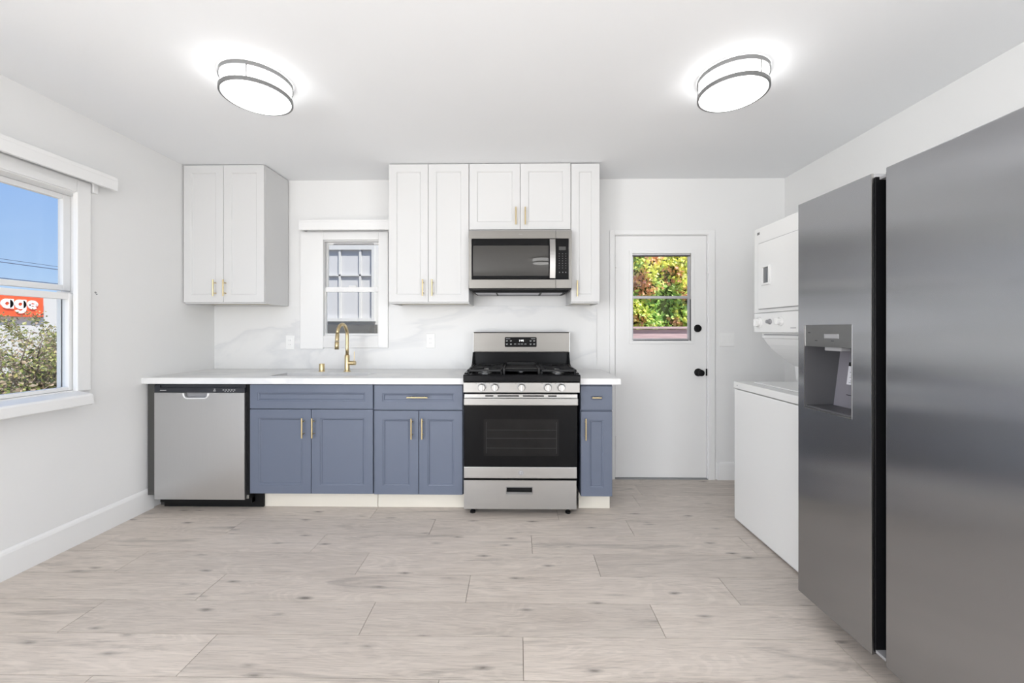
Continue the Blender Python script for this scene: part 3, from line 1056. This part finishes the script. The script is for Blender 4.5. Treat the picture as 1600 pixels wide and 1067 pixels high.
    m.box(-.090, -.055, 3.1480, 3.1489, 1.1725, 1.1745).box(.110, .145, 3.1480, 3.1489, 1.1725, 1.1745)
    bmesh.ops.transform(m.bm, matrix=Mt, verts=m.bm.verts)
    m.build_each('button_mark', INK, disp)
    # seven segment clock, reading 1:44
    m = MB()
    SEG = {'1': 'bc', '4': 'fgbc'}
    def digit(ch, x, z, s):
        w_, h_, q = s * .5, s, s * .14
        R = {'a': (0, w_, h_ - q, h_), 'g': (0, w_, h_ / 2 - q / 2, h_ / 2 + q / 2), 'd': (0, w_, 0, q),
             'b': (w_ - q, w_, h_ / 2, h_), 'c': (w_ - q, w_, 0, h_ / 2), 'f': (0, q, h_ / 2, h_), 'e': (0, q, 0, h_ / 2)}
        for c_ in SEG[ch]:
            a_ = R[c_]
            m.box(x + a_[0], x + a_[1], 3.1478, 3.1489, z + a_[2], z + a_[3])
    digit('1', .012, 1.149, .017)
    for z in (1.1535, 1.1605):
        m.box(.0235, .0255, 3.1478, 3.1489, z, z + .002)
    digit('4', .029, 1.149, .017)
    digit('4', .042, 1.149, .017)
    bmesh.ops.transform(m.bm, matrix=Mt, verts=m.bm.verts)
    m.build_each('clock_segment', LED, disp)
    # burners
    for bx_, by_ in ((-.225, 2.78), (-.225, 3.02), (.028, 2.90), (.283, 2.78), (.283, 3.02)):
        bo = MB().lathe([(0.048, 0), (0.048, .004), (0.036, .008), (0.034, .014), (0, .014)], 28, Matrix.Translation((bx_, by_, .940))).build('burner', NICK, t)
        MB().lathe([(0.033, 0), (0.034, .004), (0.029, .009), (0, .0095)], 28, Matrix.Translation((bx_, by_, .954))).build('burner_cap', BLACKM, bo)
    # grates
    def grate(ga, gb):
        m = MB()
        y0, y1 = 2.655, 3.130
        zt = .976
        w_ = .011
        for x in (ga, gb - w_):
            m.box(x, x + w_, y0, y1, zt - .014, zt, .002)
        for y in (y0, (y0 + y1) / 2 - w_ / 2, y1 - w_):
            m.box(ga, gb, y, y + w_, zt - .014, zt, .002)
        for x in (ga + .001, gb - w_ - .001):
            for y in (y0 + .01, y1 - .022, (y0 + y1) / 2 - .006):
                m.box(x, x + w_, y, y + w_, .9402, zt - .01, .001)
        for by_ in (2.78, 3.02):
            xc_ = (ga + gb) / 2
            for q in range(4):
                a = PI / 4 + q * PI / 2
                p0 = Vector((xc_ + .030 * math.cos(a), by_ + .030 * math.sin(a), zt))
                p1 = Vector((xc_ + .112 * math.cos(a) * 1.02, by_ + .108 * math.sin(a), zt - .003))
                d_ = (p1 - p0)
                M_ = Matrix.Translation(p0) @ Matrix.Rotation(math.atan2(d_.y, d_.x), 4, 'Z')
                m.box(0, d_.length, -.0045, .0045, -.012, 0.001, .0015, 2, M_)
            m.box(ga + .01, xc_ - .035, by_ - .0045, by_ + .0045, zt - .012, zt, .001)
            m.box(xc_ + .035, gb - .01, by_ - .0045, by_ + .0045, zt - .012, zt, .001)
        return m.build('grate', IRON, t)
    grate(X0 + .018, -.100)
    grate(.158, X1 - .008)
    # middle griddle plate in its frame
    m = MB()
    ga, gb = -.094, .152
    m.box(ga, ga + .012, 2.655, 3.13, .9402, .984, .002).box(gb - .012, gb, 2.655, 3.13, .9402, .984, .002)
    m.box(ga + .012, gb - .012, 2.70, 3.10, .966, .974, .001).box(ga + .012, gb - .012, 3.085, 3.125, .966, .992, .004)
    m.box(ga + .012, gb - .012, 2.70, 2.712, .960, .978, .002)
    m.build('griddle', IRON, t)
    for x in (X0 + .05, X1 - .06):
        for y in (2.70, 3.22):
            MB().lathe([(0.018, 0), (0.018, .012), (0.011, .014), (0.011, .046)], 14, Matrix.Translation((x, y, 0))).build('foot', BLACKM, t)
gas_range()

# ------------------------------------------------------------------ microwave
def microwave():
    X0, X1, Z0, Z1, Y = -.356, .4005, 1.549, 1.972, 2.915
    t = thing('microwave_oven', (.02, YB, Z0), 'stainless over-the-range microwave with black glass door under the short cabinet', 'microwave')
    MB().box(X0 + .003, X1 - .003, Y + .045, YB - .013, Z0 + .006, 1.9885).build('body', NICK, t)
    sx = .283
    gx0, gx1, gz0, gz1 = -.336, .379, 1.613, 1.914
    # door frame: stainless plate with a window, then the glass
    m = MB()
    m.box(X0, sx - .001, Y, Y + .044, gz1, Z1, .002).box(X0, sx - .001, Y, Y + .044, Z0, gz0, .002)
    m.box(X0, gx0, Y, Y + .044, gz0, gz1)
    dr = m.build('door', STEELM, t)
    P = roundrect(gx0 + .0005, sx + .02, gz0 + .0005, gz1 - .0005, .010)
    P = [(min(x, sx - .0012), z) for x, z in P]
    MB().prism(P, 'y', Y + .001, Y + .043).build('door_glass', BGLASS, dr)
    MB().prism(roundrect(-.325, .232, 1.640, 1.862, .004), 'y', Y + .0002, Y + .0012).build('door_window', MWGLASS, dr)
    # bowed vertical handle
    m = MB()
    x0, x1 = .237, .277
    prof_o, prof_i = [], []
    for i in range(13):
        s = i / 12
        z = 1.619 + s * (1.902 - 1.619)
        bow = .020 + .020 * math.sin(PI * s)
        prof_o.append((Y - bow - .010, z))
        prof_i.append((Y - bow, z))
    m.prism(prof_o + prof_i[::-1], 'x', x0, x1)
    m.box(x0 + .008, x1 - .008, Y - .022, Y + .001, 1.622, 1.640).box(x0 + .008, x1 - .008, Y - .022, Y + .001, 1.881, 1.899)
    m.build('handle', STEEL, dr)
    # control column
    m = MB()
    m.box(sx + .001, X1, Y, Y + .044, gz1, Z1, .002).box(sx + .001, X1, Y, Y + .044, Z0, gz0, .002)
    m.box(gx1, X1, Y, Y + .044, gz0, gz1)
    cc = m.build('control_column', STEELM, t)
    P = [(max(x, sx + .0012), z) for x, z in roundrect(sx - .02, gx1 - .0005, gz0 + .0005, gz1 - .0005, .010)]
    MB().prism(P, 'y', Y + .001, Y + .043).build('keypad', BGLASS, cc)
    MB().box(.307, .357, Y + .0002, Y + .0012, 1.828, 1.854).build('clock_window', DGREY, cc)
    m = MB()
    for r in range(7):
        for c_ in range(3):
            m.box(.307 + c_ * .024, .311 + c_ * .024, Y + .0003, Y + .0011, 1.800 - r * .0175, 1.8025 - r * .0175)
    for x in (.308, .332, .354):
        m.box(x, x + .006, Y + .0003, Y + .0011, 1.662, 1.668)
    m.build_each('button_mark', GREYP, cc)
    m = MB().box(.012, .040, Y - .0006, Y + .001, 1.943, 1.946)
    m.build('printed_mark', NICK, dr)
    # hood underside: curved black tray with filter and lamp
    m = MB()
    P = []
    for i in range(7):
        a = PI / 2 * i / 6
        P.append((X0 + .018 + .030 * (1 - math.sin(a)) , 1.549 - .030 * (1 - math.cos(a)) ))
    m.prism([(X0 + .005, 1.549), (X0 + .010, 1.538), (X0 + .024, 1.530), (X0 + .05, 1.526), (X1 - .05, 1.526), (X1 - .024, 1.530), (X1 - .010, 1.538), (X1 - .005, 1.549)], 'y', Y + .10, YB - .02)
    m.box(X0 + .002, X1 - .002, Y + .004, Y + .10, 1.541, 1.549)
    tr = m.build('underside', BLACKM, t)
    MB().box(-.150, .170, Y + .13, Y + .30, 1.523, 1.527).build('lamp_cover', LEDBAR, tr)
    for xa, xb in ((-.315, -.165), (.190, .345)):
        MB().box(xa, xb, Y + .12, Y + .32, 1.5235, 1.527).build('grease_filter', LEDBAR, tr)
microwave()

# ------------------------------------------------------------------ fridge
def fridge():
    t = thing('refrigerator', (1.7, 1.33, 0), 'dark stainless side by side refrigerator with water dispenser at the right', 'refrigerator')
    Z0, Z1 = .091, 1.791
    MB().box(1.415, 2.13, .865, 1.775, .04, 1.775).build('cabinet_body', GREYP, t)
    # freezer door, its far edge standing a touch proud
    xf0, xf1 = 1.243, 1.254      # front x at far and near edge
    ya, yb_ = 1.421, 1.770
    def fx_(y):
        return xf1 + (xf0 - xf1) * (y - ya) / (yb_ - ya)
    cy0, cy1, cz0, cz1 = 1.499, 1.736, .904, 1.260
    def slab(m, y0, y1, z0, z1, back=1.404):
        m.prism([(fx_(y0), y0), (fx_(y1), y1), (back, y1), (back, y0)], 'z', z0, z1)
    m = MB()
    slab(m, ya, cy0, Z0, Z1)
    slab(m, cy1, yb_, Z0, Z1)
    slab(m, cy0, cy1, Z0, cz0)
    slab(m, cy0, cy1, cz1, Z1)
    fd = m.build('freezer_door', STEELF, t)
    # dispenser
    m = MB()
    m.prism([(fx_(cy0) + .002, cy0 + .0005), (fx_(cy1) + .002, cy1 - .0005), (1.40, cy1 - .0005), (1.40, cy0 + .0005)], 'z', 1.170, cz1 - .0005)
    dp = m.build('dispenser_panel', NICK, t)
    m = MB()
    for y, z in ((1.710, 1.228), (1.672, 1.195), (1.590, 1.195)):
        m.box(fx_(y) + .0008, fx_(y) + .003, y - .006, y + .006, z - .002, z + .002)
    m.build_each('panel_mark', DISPD, dp)
    MB().box(fx_(1.6) + .0, fx_(1.6) + .004, 1.56, 1.63, 1.205, 1.222, .001).build('display_window', GREYP, dp)
    m = MB()
    # far side wall, near side wall, floor
    m.box(fx_(cy1) + .001, 1.404, cy1 - .004, cy1 - .0005, cz0 + .0005, 1.1695)
    m.box(fx_(cy0) + .001, 1.404, cy0 + .0005, cy0 + .004, cz0 + .0005, 1.1695)
    m.box(fx_(cy0) + .001, 1.404, cy0 + .004, cy1 - .004, cz0 + .0005, cz0 + .012)
    m.build('dispenser_well', DISPD, t)
    m = MB().prism([(1.366, cz0 + .012), (1.398, 1.1695), (1.404, 1.1695), (1.404, cz0 + .012)], 'y', cy0 + .004, cy1 - .0045)
    pd = m.build('dispenser_back', DISPL, t)
    def onback(z):
        return 1.366 + .032 * (z - cz0 - .012) / (1.1695 - cz0 - .012)
    def sticker(nm, y0, y1, z0, z1, lift, mt):
        m = MB()
        b = bmesh.new()
        m.prism([(onback(z0) - lift, z0), (onback(z1) - lift, z1), (onback(z1) + .0002, z1), (onback(z0) + .0002, z0)], 'y', y0, y1)
        return m.build(nm, mt, pd)
    sticker('warning_label', 1.615, 1.678, 1.012, 1.088, .0006, LABELW)
    sticker('label_header', 1.615, 1.678, 1.088, 1.104, .0008, BLACKM)
    for i in range(9):
        sticker('label_line', 1.625, 1.668 - (i % 3) * .006, 1.020 + i * .007, 1.0222 + i * .007, .0010, LABELG)
    sticker('header_text', 1.632, 1.668, 1.098, 1.1005, .0012, LABELW)
    sticker('header_text', 1.632, 1.660, 1.092, 1.0945, .0012, LABELW)
    sticker('fill_mark', 1.60, 1.672, .968, .9705, .001, BLACKM)
    MB().box(1.262, 1.300, 1.562, 1.645, 1.155, 1.170, .002).build('nozzle', GREYP, t)
    m = MB()   # thin bright rim of the opening
    r = .003
    for y0, y1, z0, z1 in ((cy0, cy0 + r, cz0, cz1), (cy1 - r, cy1, cz0, cz1), (cy0 + r, cy1 - r, cz0, cz0 + r)):
        m.prism([(fx_(y0) - .001, y0), (fx_(y1) - .001, y1), (fx_(y1) + .004, y1), (fx_(y0) + .004, y0)], 'z', z0, z1)
    m.build('dispenser_rim', STEEL, t)
    MB().box(fx_(ya) - .0003, fx_(ya) + .006, ya - .0022, ya + .0002, Z0, Z1).build('door_edge', STEEL, fd)
    # right door
    m = MB().box(1.255, 1.404, .868, 1.367, Z0, Z1, .003)
    rd = m.build('fridge_door', STEELF, t)
    m = MB().box(1.262, 1.404, 1.3672, 1.374, Z0 + .012, Z1 - .014)
    m.box(1.262, 1.404, 1.4125, 1.4185, Z0 + .012, Z1 - .014)
    m.box(1.345, 1.352, 1.374, 1.4125, Z0 + .012, Z1 - .016)
    m.build('handle_channel', BLACKG, t)
    m = MB().box(1.262, 1.345, 1.374, 1.4125, Z0 + .012, Z0 + .022).box(1.275, 1.345, 1.374, 1.4125, Z1 - .024, Z1 - .014)
    m.build_each('channel_end', GREYP, t)
    MB().box(1.285, 1.46, .90, 1.745, Z1 - .016, Z1 + .006, .003).build('hinge_cover', GREYP, t) if False else None
    MB().box(1.43, 1.46, .88, 1.76, .012, .088).build('base_grille', BLACKM, t)
    for x in (1.47, 2.08):
        for y in (.93, 1.71):
            MB().cyl((x, y, 0), (x, y, .042), .022, 14).build('leveling_foot', BLACKM, t)
fridge()

# ------------------------------------------------------------------ laundry centre
def laundry():
    t = thing('laundry_center', (1.85, 2.27, 0), 'white stacked washer and dryer between the refrigerator and the back wall', 'washer dryer')
    y0, y1 = 1.932, 2.616
    m = MB().prism([(1.420, .012), (1.420, .858), (2.18, .858), (2.18, .012)], 'y', y0, y1, .008)
    m.build('washer_cabinet', WPLAST, t)
    m = MB().box(1.416, 2.18, y0 - .003, y1 + .003, .862, .905, .009, 3)
    m.build('washer_top', WPLAST, t)
    MB().box(1.50, 1.76, y0 + .08, y1 - .08, .9052, .912, .003).build('washer_lid', WPLAST, t)
    MB().lathe([(.004, 0), (.003, .003), (0, .0035)], 10, Matrix.Translation((1.416, y1 - .045, .884)) @ Matrix.Rotation(-PI / 2, 4, 'Y')).build('screw', GREYP, t)
    # sloping back support
    P = [(1.60, 1.222), (1.60, 1.192)]
    for i in range(9):
        s = i / 8
        P.append((1.61 + .20 * s, 1.185 - .20 * s ** 0.8 * (1 - .10 * s)))
    P += [(1.825, .9052), (2.18, .9052), (2.18, 1.222)]
    MB().prism(P, 'y', y0 + .004, y1 - .004).build('back_support', WPLAST, t)
    # dryer
    m = MB().box(1.566, 2.18, y0, y1, 1.226, 1.893, .006)
    m.build('dryer_cabinet', WPLAST, t)
    m = MB().box(1.550, 1.566, y0, y1, 1.350, 1.893, .005)
    m.build('front_frame', WPLAST, t)
    m = MB().box(1.550, 1.566, y0, y1, 1.226, 1.347, .004)
    cp = m.build('control_panel', WPLAST, t)
    m = MB().box(1.536, 1.5495, y0 + .035, y1 - .062, 1.374, 1.788, .005)
    dr = m.build('dryer_door', WPLAST, t)
    MB().box(1.5445, 1.5498, y0 + .032, y1 - .059, 1.370, 1.792).build('door_gap', GREYP, dr)
    m = MB()
    ya_, yb_ = 2.425, 2.505
    m.box(1.526, 1.538, ya_, ya_ + .012, 1.520, 1.640, .002).box(1.526, 1.538, yb_ - .012, yb_, 1.520, 1.640, .002)
    m.box(1.526, 1.538, ya_ + .012, yb_ - .012, 1.520, 1.532, .002).box(1.526, 1.538, ya_ + .012, yb_ - .012, 1.628, 1.640, .002)
    h = m.build('door_handle', WPLAST, dr)
    MB().box(1.5345, 1.5365, ya_ + .012, yb_ - .012, 1.532, 1.628).build('handle_recess', NICK, h)
    RY = Matrix.Rotation(-PI / 2, 4, 'Y')
    for y, z, r, mt in ((2.560, 1.288, .036, WPLAST), (2.452, 1.292, .017, GREYP), (2.355, 1.292, .028, WPLAST)):
        k_ = MB().lathe([(r, 0), (r, .004), (r * .72, .008), (r * .66, .022), (0, .024)], 26, Matrix.Translation((1.550, y, z)) @ RY).build('knob', mt, t)
        if mt is WPLAST:
            MB().box(1.514, 1.529, y - .004, y + .004, z - r * .6, z + r * .6, .0015).build('knob_grip', WPLAST2, k_)
    MB().box(1.5492, 1.5502, 2.225, 2.270, 1.250, 1.2545).build('printed_mark', GREYP, cp)
    MB().box(1.5492, 1.5502, y1 - .060, y1 - .035, 1.850, 1.866).build('small_badge', NICK, t)
    MB().box(1.5955, 1.60, y0 + .01, y1 - .03, 1.208, 1.214).build('seam_line', GREYP, t)
    for x in (1.47, 2.12):
        for y in (y0 + .05, y1 - .05):
            MB().cyl((x, y, 0), (x, y, .016), .02, 12).build('leveling_foot', BLACKM, t)
laundry()

# ------------------------------------------------------------------ ceiling lights
def ceiling_light(x, y, label):
    t = thing('ceiling_light', (x, y, ZC), label, 'light', 'flush ceiling lights')
    T = Matrix.Translation((x, y, 0))
    MB().lathe([(0.148, ZC), (0.148, ZC - .005), (0.140, ZC - .005), (0.140, ZC)], 56, T, False).build('ceiling_pan', NICK, t)
    def band(z0, z1, ro, ri):
        return MB().lathe([(ro, z0), (ro, z1), (ri, z1), (ri, z0), (ro, z0)], 64, T, False)
    band(ZC - .024, ZC - .004, .1610, .1565).build('upper_ring', NICK, t)
    band(ZC - .096, ZC - .079, .1610, .1520).build('lower_ring', NICK, t)
    MB().lathe([(0.1515, ZC - .006), (0.1515, ZC - .090), (0.145, ZC - .100), (0.10, ZC - .108), (0.05, ZC - .112), (0, ZC - .113)], 56, T, False).build('diffuser', DIFF, t)
    for a in (48, 168, 288):
        a = math.radians(a)
        px, py = x + .1588 * math.cos(a), y + .1588 * math.sin(a)
        MB().cyl((px, py, ZC - .080), (px, py, ZC - .022), .0028, 8).build('post', NICK, t)
    return t
ceiling_light(-1.312, 1.985, 'round flush ceiling light with two nickel rings, on the left half of the ceiling')
ceiling_light(1.070, 1.985, 'round flush ceiling light with two nickel rings, on the right near the refrigerator')
ceiling_light(0.42, -1.05, 'round flush ceiling light behind the camera, seen mirrored in the microwave')

# ------------------------------------------------------------------ outdoors: behind the back window
t = thing('neighbor_house', (-2.2, 5.0, -.35), 'white neighbouring house wall with gridded window beyond the back window', 'house')
MB().box(-4.4, -0.2, 5.04, 5.6, -.35, 3.6).build('wall', NBW, t)
m = MB()
m.box(-3.3, -1.806, 4.99, 5.04, 2.262, 2.315).box(-3.3, -1.80, 4.98, 5.04, 1.355, 1.40)
m.box(-1.84, -1.806, 4.99, 5.04, 1.40, 2.262)
for x in (-2.95, -2.60, -2.262, -2.002):
    m.box(x, x + .026, 5.0, 5.035, 1.40, 2.262)
m.box(-3.3, -1.84, 5.0, 5.03, 1.93, 1.950)
wn = m.build('window_frame', NBW, t)
MB().box(-3.3, -1.84, 5.022, 5.0395, 1.39, 2.27).build('window_panel', NBG, wn)
MB().box(-3.4, -1.782, 4.93, 5.04, 1.20, 1.315).build('grey_band', NBD, t)  # dark grey ledge across the neighbour wall

# ------------------------------------------------------------------ outdoors: behind the door
def leaf_mesh(pts, name, parent=None):
    """pts: (position, size, colour, rnd) -> folded leaves in one mesh"""
    v, f, cols = [], [], []
    for p, s, c, r in pts:
        d = Vector((r.gauss(0, 1), r.gauss(0, 1), r.gauss(0, 1))).normalized()
        q = d.orthogonal().normalized()
        q = Matrix.Rotation(r.uniform(0, 6.28), 3, d) @ q
        n_ = d.cross(q)
        i = len(v)
        w_ = s * .36
        v += [p, p + d * s * .45 + q * w_ + n_ * s * .12, p + d * s, p + d * s * .45 - q * w_ + n_ * s * .12, p + d * s * .5]
        f += [(i, i + 1, i + 2, i + 4), (i, i + 4, i + 2, i + 3)]
        cols += [(*c, 1)] * 5
    me = bpy.data.meshes.new(name)
    if parent is not None:
        o = Vector(parent['_o'])
        v = [x - o for x in v]
    me.from_pydata([tuple(x) for x in v], [], f)
    at = me.color_attributes.new('tint', 'FLOAT_COLOR', 'POINT')
    flat = [x for c in cols for x in c]
    at.data.foreach_set('color', flat)
    me.materials.append(LEAF)
    ob = bpy.data.objects.new(name, me)
    C.objects.link(ob)
    if parent is not None:
        ob.parent = parent
    return ob
def ivy():
    r = random.Random(11)
    t = thing('ivy_hedge', (2.2, 5.9, -.35), 'thick ivy hedge in yellow, red and green beyond the door window', 'hedge')
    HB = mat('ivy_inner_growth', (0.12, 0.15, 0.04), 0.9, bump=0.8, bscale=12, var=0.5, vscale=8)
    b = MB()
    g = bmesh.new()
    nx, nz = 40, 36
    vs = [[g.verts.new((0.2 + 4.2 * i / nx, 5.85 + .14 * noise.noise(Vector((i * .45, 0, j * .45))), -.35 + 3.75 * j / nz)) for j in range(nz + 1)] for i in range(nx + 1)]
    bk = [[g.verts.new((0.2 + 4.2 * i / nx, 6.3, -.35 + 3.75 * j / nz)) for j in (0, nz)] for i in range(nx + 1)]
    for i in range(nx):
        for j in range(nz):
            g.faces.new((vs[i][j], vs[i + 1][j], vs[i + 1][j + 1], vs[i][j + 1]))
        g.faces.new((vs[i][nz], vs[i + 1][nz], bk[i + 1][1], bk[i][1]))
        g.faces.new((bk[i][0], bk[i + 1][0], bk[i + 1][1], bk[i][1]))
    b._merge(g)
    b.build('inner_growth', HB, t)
    pts = []
    for i in range(17000):
        x, z = r.uniform(0.6, 3.4), r.uniform(.95, 3.1)
        y = 5.84 + .16 * noise.noise(Vector((x * 3.5, 3, z * 3.5))) - r.uniform(0, .16)
        n1 = noise.noise(Vector((x * 2.6, 7.1, z * 2.6)))
        n2 = noise.noise(Vector((x * 4.0, 1.7, z * 4.0)))
        g_ = (z - 1.85) * .9 + n1 * .9 + r.gauss(0, .22)
        if n2 > .16 + r.gauss(0, .1) and z > 1.3:
            c = r.choice([(.62, .30, .16), (.66, .36, .18), (.55, .30, .18), (.68, .46, .18), (.50, .22, .16)])
        elif g_ > .22:
            c = r.choice([(.80, .68, .12), (.72, .66, .16), (.85, .76, .30), (.66, .58, .10)])
        elif g_ > -.25:
            c = r.choice([(.34, .44, .08), (.46, .52, .10), (.25, .36, .08), (.58, .56, .14)])
        else:
            c = r.choice([(.18, .32, .08), (.26, .42, .10), (.36, .48, .12), (.46, .56, .18)])
        c = tuple(min(.97, q * 1.6 + .05) for q in c)
        pts.append((Vector((x, y, z)), r.uniform(.045, .085), c, r))
    o = leaf_mesh(pts, 'foliage', t)
ivy()
m = MB().box(0.2, 4.4, 5.36, 5.44, 1.19, 1.290, .004).box(0.2, 4.4, 5.41, 5.45, -.35, 1.19)
t = thing('wood_fence', (2.2, 5.4, -.35), 'weathered purplish wooden fence with top rail below the ivy hedge', 'fence')
MB().box(0.2, 4.4, 5.35, 5.45, 1.262, 1.292, .004).build('cap_rail', WOODF, t)
MB().box(0.2, 4.4, 5.38, 5.43, 1.13, 1.258, .003).build('top_rail', WOODF, t)
m.bm.free()
for i in range(28):
    x = .2 + i * .15
    MB().box(x + .002, x + .148, 5.432, 5.452, -.35, 1.25, .002).build('board', WOODF, t)

# ------------------------------------------------------------------ outdoors: beyond the left window
t = thing('storage_building', (-16, 9, -.35), 'low white building under the orange sign seen through the left window', 'building')
MB().box(-18, -14.12, 2.0, 13.2, -.35, 2.24).build('wall', NBW, t)
t = thing('shop_sign', (-14, 9.5, 1.7), 'orange red sign with white letters age on the white building', 'sign')
MB().box(-14.1, -14.0, 6.0, 11.55, 1.64, 2.22, .01).build('sign_panel', ORANGE, t)
def ribbon(m, pts, w_, x=-13.97, th=.03, closed=False):
    """flat thick stroke in the plane X=x; pts are (y,z)"""
    n = len(pts)
    b = bmesh.new()
    rows = []
    for i, (y, z) in enumerate(pts):
        if closed:
            a, c = pts[(i - 1) % n], pts[(i + 1) % n]
        else:
            a, c = pts[max(i - 1, 0)], pts[min(i + 1, n - 1)]
        d_ = Vector((c[0] - a[0], c[1] - a[1])).normalized()
        nn = Vector((-d_.y, d_.x)) * w_ / 2
        rows.append([b.verts.new(p) for p in ((x, y + nn.x, z + nn.y), (x, y - nn.x, z - nn.y), (x - th, y - nn.x, z - nn.y), (x - th, y + nn.x, z + nn.y))])
    rng = range(n) if closed else range(n - 1)
    for i in rng:
        A, B = rows[i], rows[(i + 1) % n]
        for q in range(4):
            b.faces.new((A[q], A[(q + 1) % 4], B[(q + 1) % 4], B[q]))
    if not closed:
        b.faces.new(rows[0])
        b.faces.new(list(reversed(rows[-1])))
    bmesh.ops.recalc_face_normals(b, faces=b.faces)
    m._merge(b)
def circ(cy_, cz_, r, a0, a1, n=20):
    return [(cy_ + r * math.cos(math.radians(a0 + (a1 - a0) * i / n)), cz_ + r * math.sin(math.radians(a0 + (a1 - a0) * i / n))) for i in range(n + 1)]
R_, W_ = .092, .082
def letter_a(y, z):
    m = MB()
    ribbon(m, circ(y, z, R_, 0, 360)[:-1], W_, closed=True)
    ribbon(m, [(y + R_ + .004, z + .133), (y + R_ + .004, z - .133)], W_)
    m.build('letter', SIGNW, t)
def letter_g(y, z):
    m = MB()
    ribbon(m, circ(y, z, R_, 0, 360)[:-1], W_, closed=True)
    ribbon(m, [(y + R_ + .004, z + .133), (y + R_ + .004, z - .10)] + circ(y, z - .125, R_ + .004, 0, -150)[1:], W_ * .85)
    m.build('letter', SIGNW, t)
def letter_e(y, z):
    m = MB()
    ribbon(m, circ(y, z, R_, 0, 318), W_ * .85)
    ribbon(m, [(y + R_ + .02, z - .008), (y - R_, z - .008)], .045)
    m.build('letter', SIGNW, t)
letter_a(10.70, 1.985)
letter_g(10.99, 1.985)
letter_e(11.275, 1.985)

def shrub(x, y, h, rad, n, seed, label, green, z0=-.35, tall=None, lmin=0.2):
    r = random.Random(seed)
    t = thing('garden_shrub', (x, y, z0), label, 'shrub')
    m = MB()
    tips = []
    for s in range(14):
        a = r.uniform(0, 2 * PI)
        p = Vector((x + r.uniform(-.12, .12) * rad, y + r.uniform(-.3, .3) * rad, z0))
        pts = [p.copy()]
        d = Vector((math.cos(a) * .35, math.sin(a) * .35, 1)).normalized()
        L_ = h * r.uniform(.6, 1.0)
        for k_ in range(7):
            d = (d + Vector((r.gauss(0, .16) + math.cos(a) * .07 * rad, r.gauss(0, .16) + math.sin(a) * .07 * rad, .03))).normalized()
            p = p + d * L_ / 7
            pts.append(p.copy())
        m.tube(pts, [.022 - .0026 * q for q in range(8)], 5)
        for k_ in range(2, 8):
            for b_ in range(3):
                q0 = pts[k_]
                dd_ = Vector((r.gauss(0, 1), r.gauss(0, 1), r.uniform(.1, 1.2))).normalized()
                ln = r.uniform(.18, .42) * rad
                q1 = q0 + dd_ * ln * .5 + Vector((0, 0, .02))
                q2 = q0 + dd_ * ln + Vector((r.gauss(0, .03), r.gauss(0, .03), .04))
                m.tube([q0, q1, q2], [.007, .005, .002], 4)
                tips += [q0, q1, q2]
    m.build('branches', BARK, t)
    pts = []
    for i in range(n):
        c0 = r.choice(tips)
        p = c0 + Vector((r.gauss(0, .10), r.gauss(0, .10), r.gauss(0, .09))) * rad
        if p.z < z0 + lmin:
            continue
        if r.random() < green:
            c = r.choice([(.24, .27, .07), (.17, .21, .06), (.34, .34, .13), (.10, .13, .05), (.42, .38, .15)])
        else:
            c = r.choice([(.36, .28, .20), (.48, .38, .28), (.22, .17, .12), (.18, .19, .09)])
        pts.append((p, r.uniform(.030, .062), c, r))
    leaf_mesh(pts, 'foliage', t)
shrub(-6.3, 5.3, 1.62, 1.0, 7500, 3, 'leafy green shrub nearest the right edge of the left window', .62)
shrub(-8.8, 6.9, 1.45, 1.0, 2600, 8, 'thin bare-branched shrub in front of the white building below the sign', .35)
shrub(-5.0, 3.95, 1.0, 0.6, 2400, 21, 'low dry brownish shrub at the foot of the taller shrubs', .25)
shrub(-10.0, 8.80, 2.35, 0.55, 7500, 33, 'taller dark green shrub far behind, right of the orange sign', .9)

for i, (z, lab) in enumerate(((6.05, 'dark overhead cable, the middle of three across the left window sky'), (6.27, 'thin pale overhead cable, topmost of three in the left window'),
                              (4.93, 'dark overhead cable, lowest of three in the left window'))):
    pts = []
    for q in range(25):
        y = 6 + 50 * q / 24
        pts.append((-36, y, z + .00035 * (y - 29) ** 2))
    tag(MB().tube(pts, .022 if i == 1 else .035, 5).build('power_line', WIREM), lab, 'cable', 'overhead cables')
t = thing('street_lamp', (-33, 31.4, -.35), 'distant street lamp on a pole against the blue sky', 'street lamp')
MB().tube([(-33, 31.4, -.35), (-33, 31.4, 9.6)], .09, 10).build('pole', POLEM, t)
MB().tube([(-33, 31.4, 8.9), (-33, 30.6, 9.15), (-33, 29.8, 9.1)], .05, 8).build('arm', POLEM, t)
MB().box(-33.15, -32.85, 29.1, 29.9, 8.98, 9.12, .03).build('lamp_head', POLEM, t)

for o in TEMP:
    if '_o' in o:
        del o['_o']
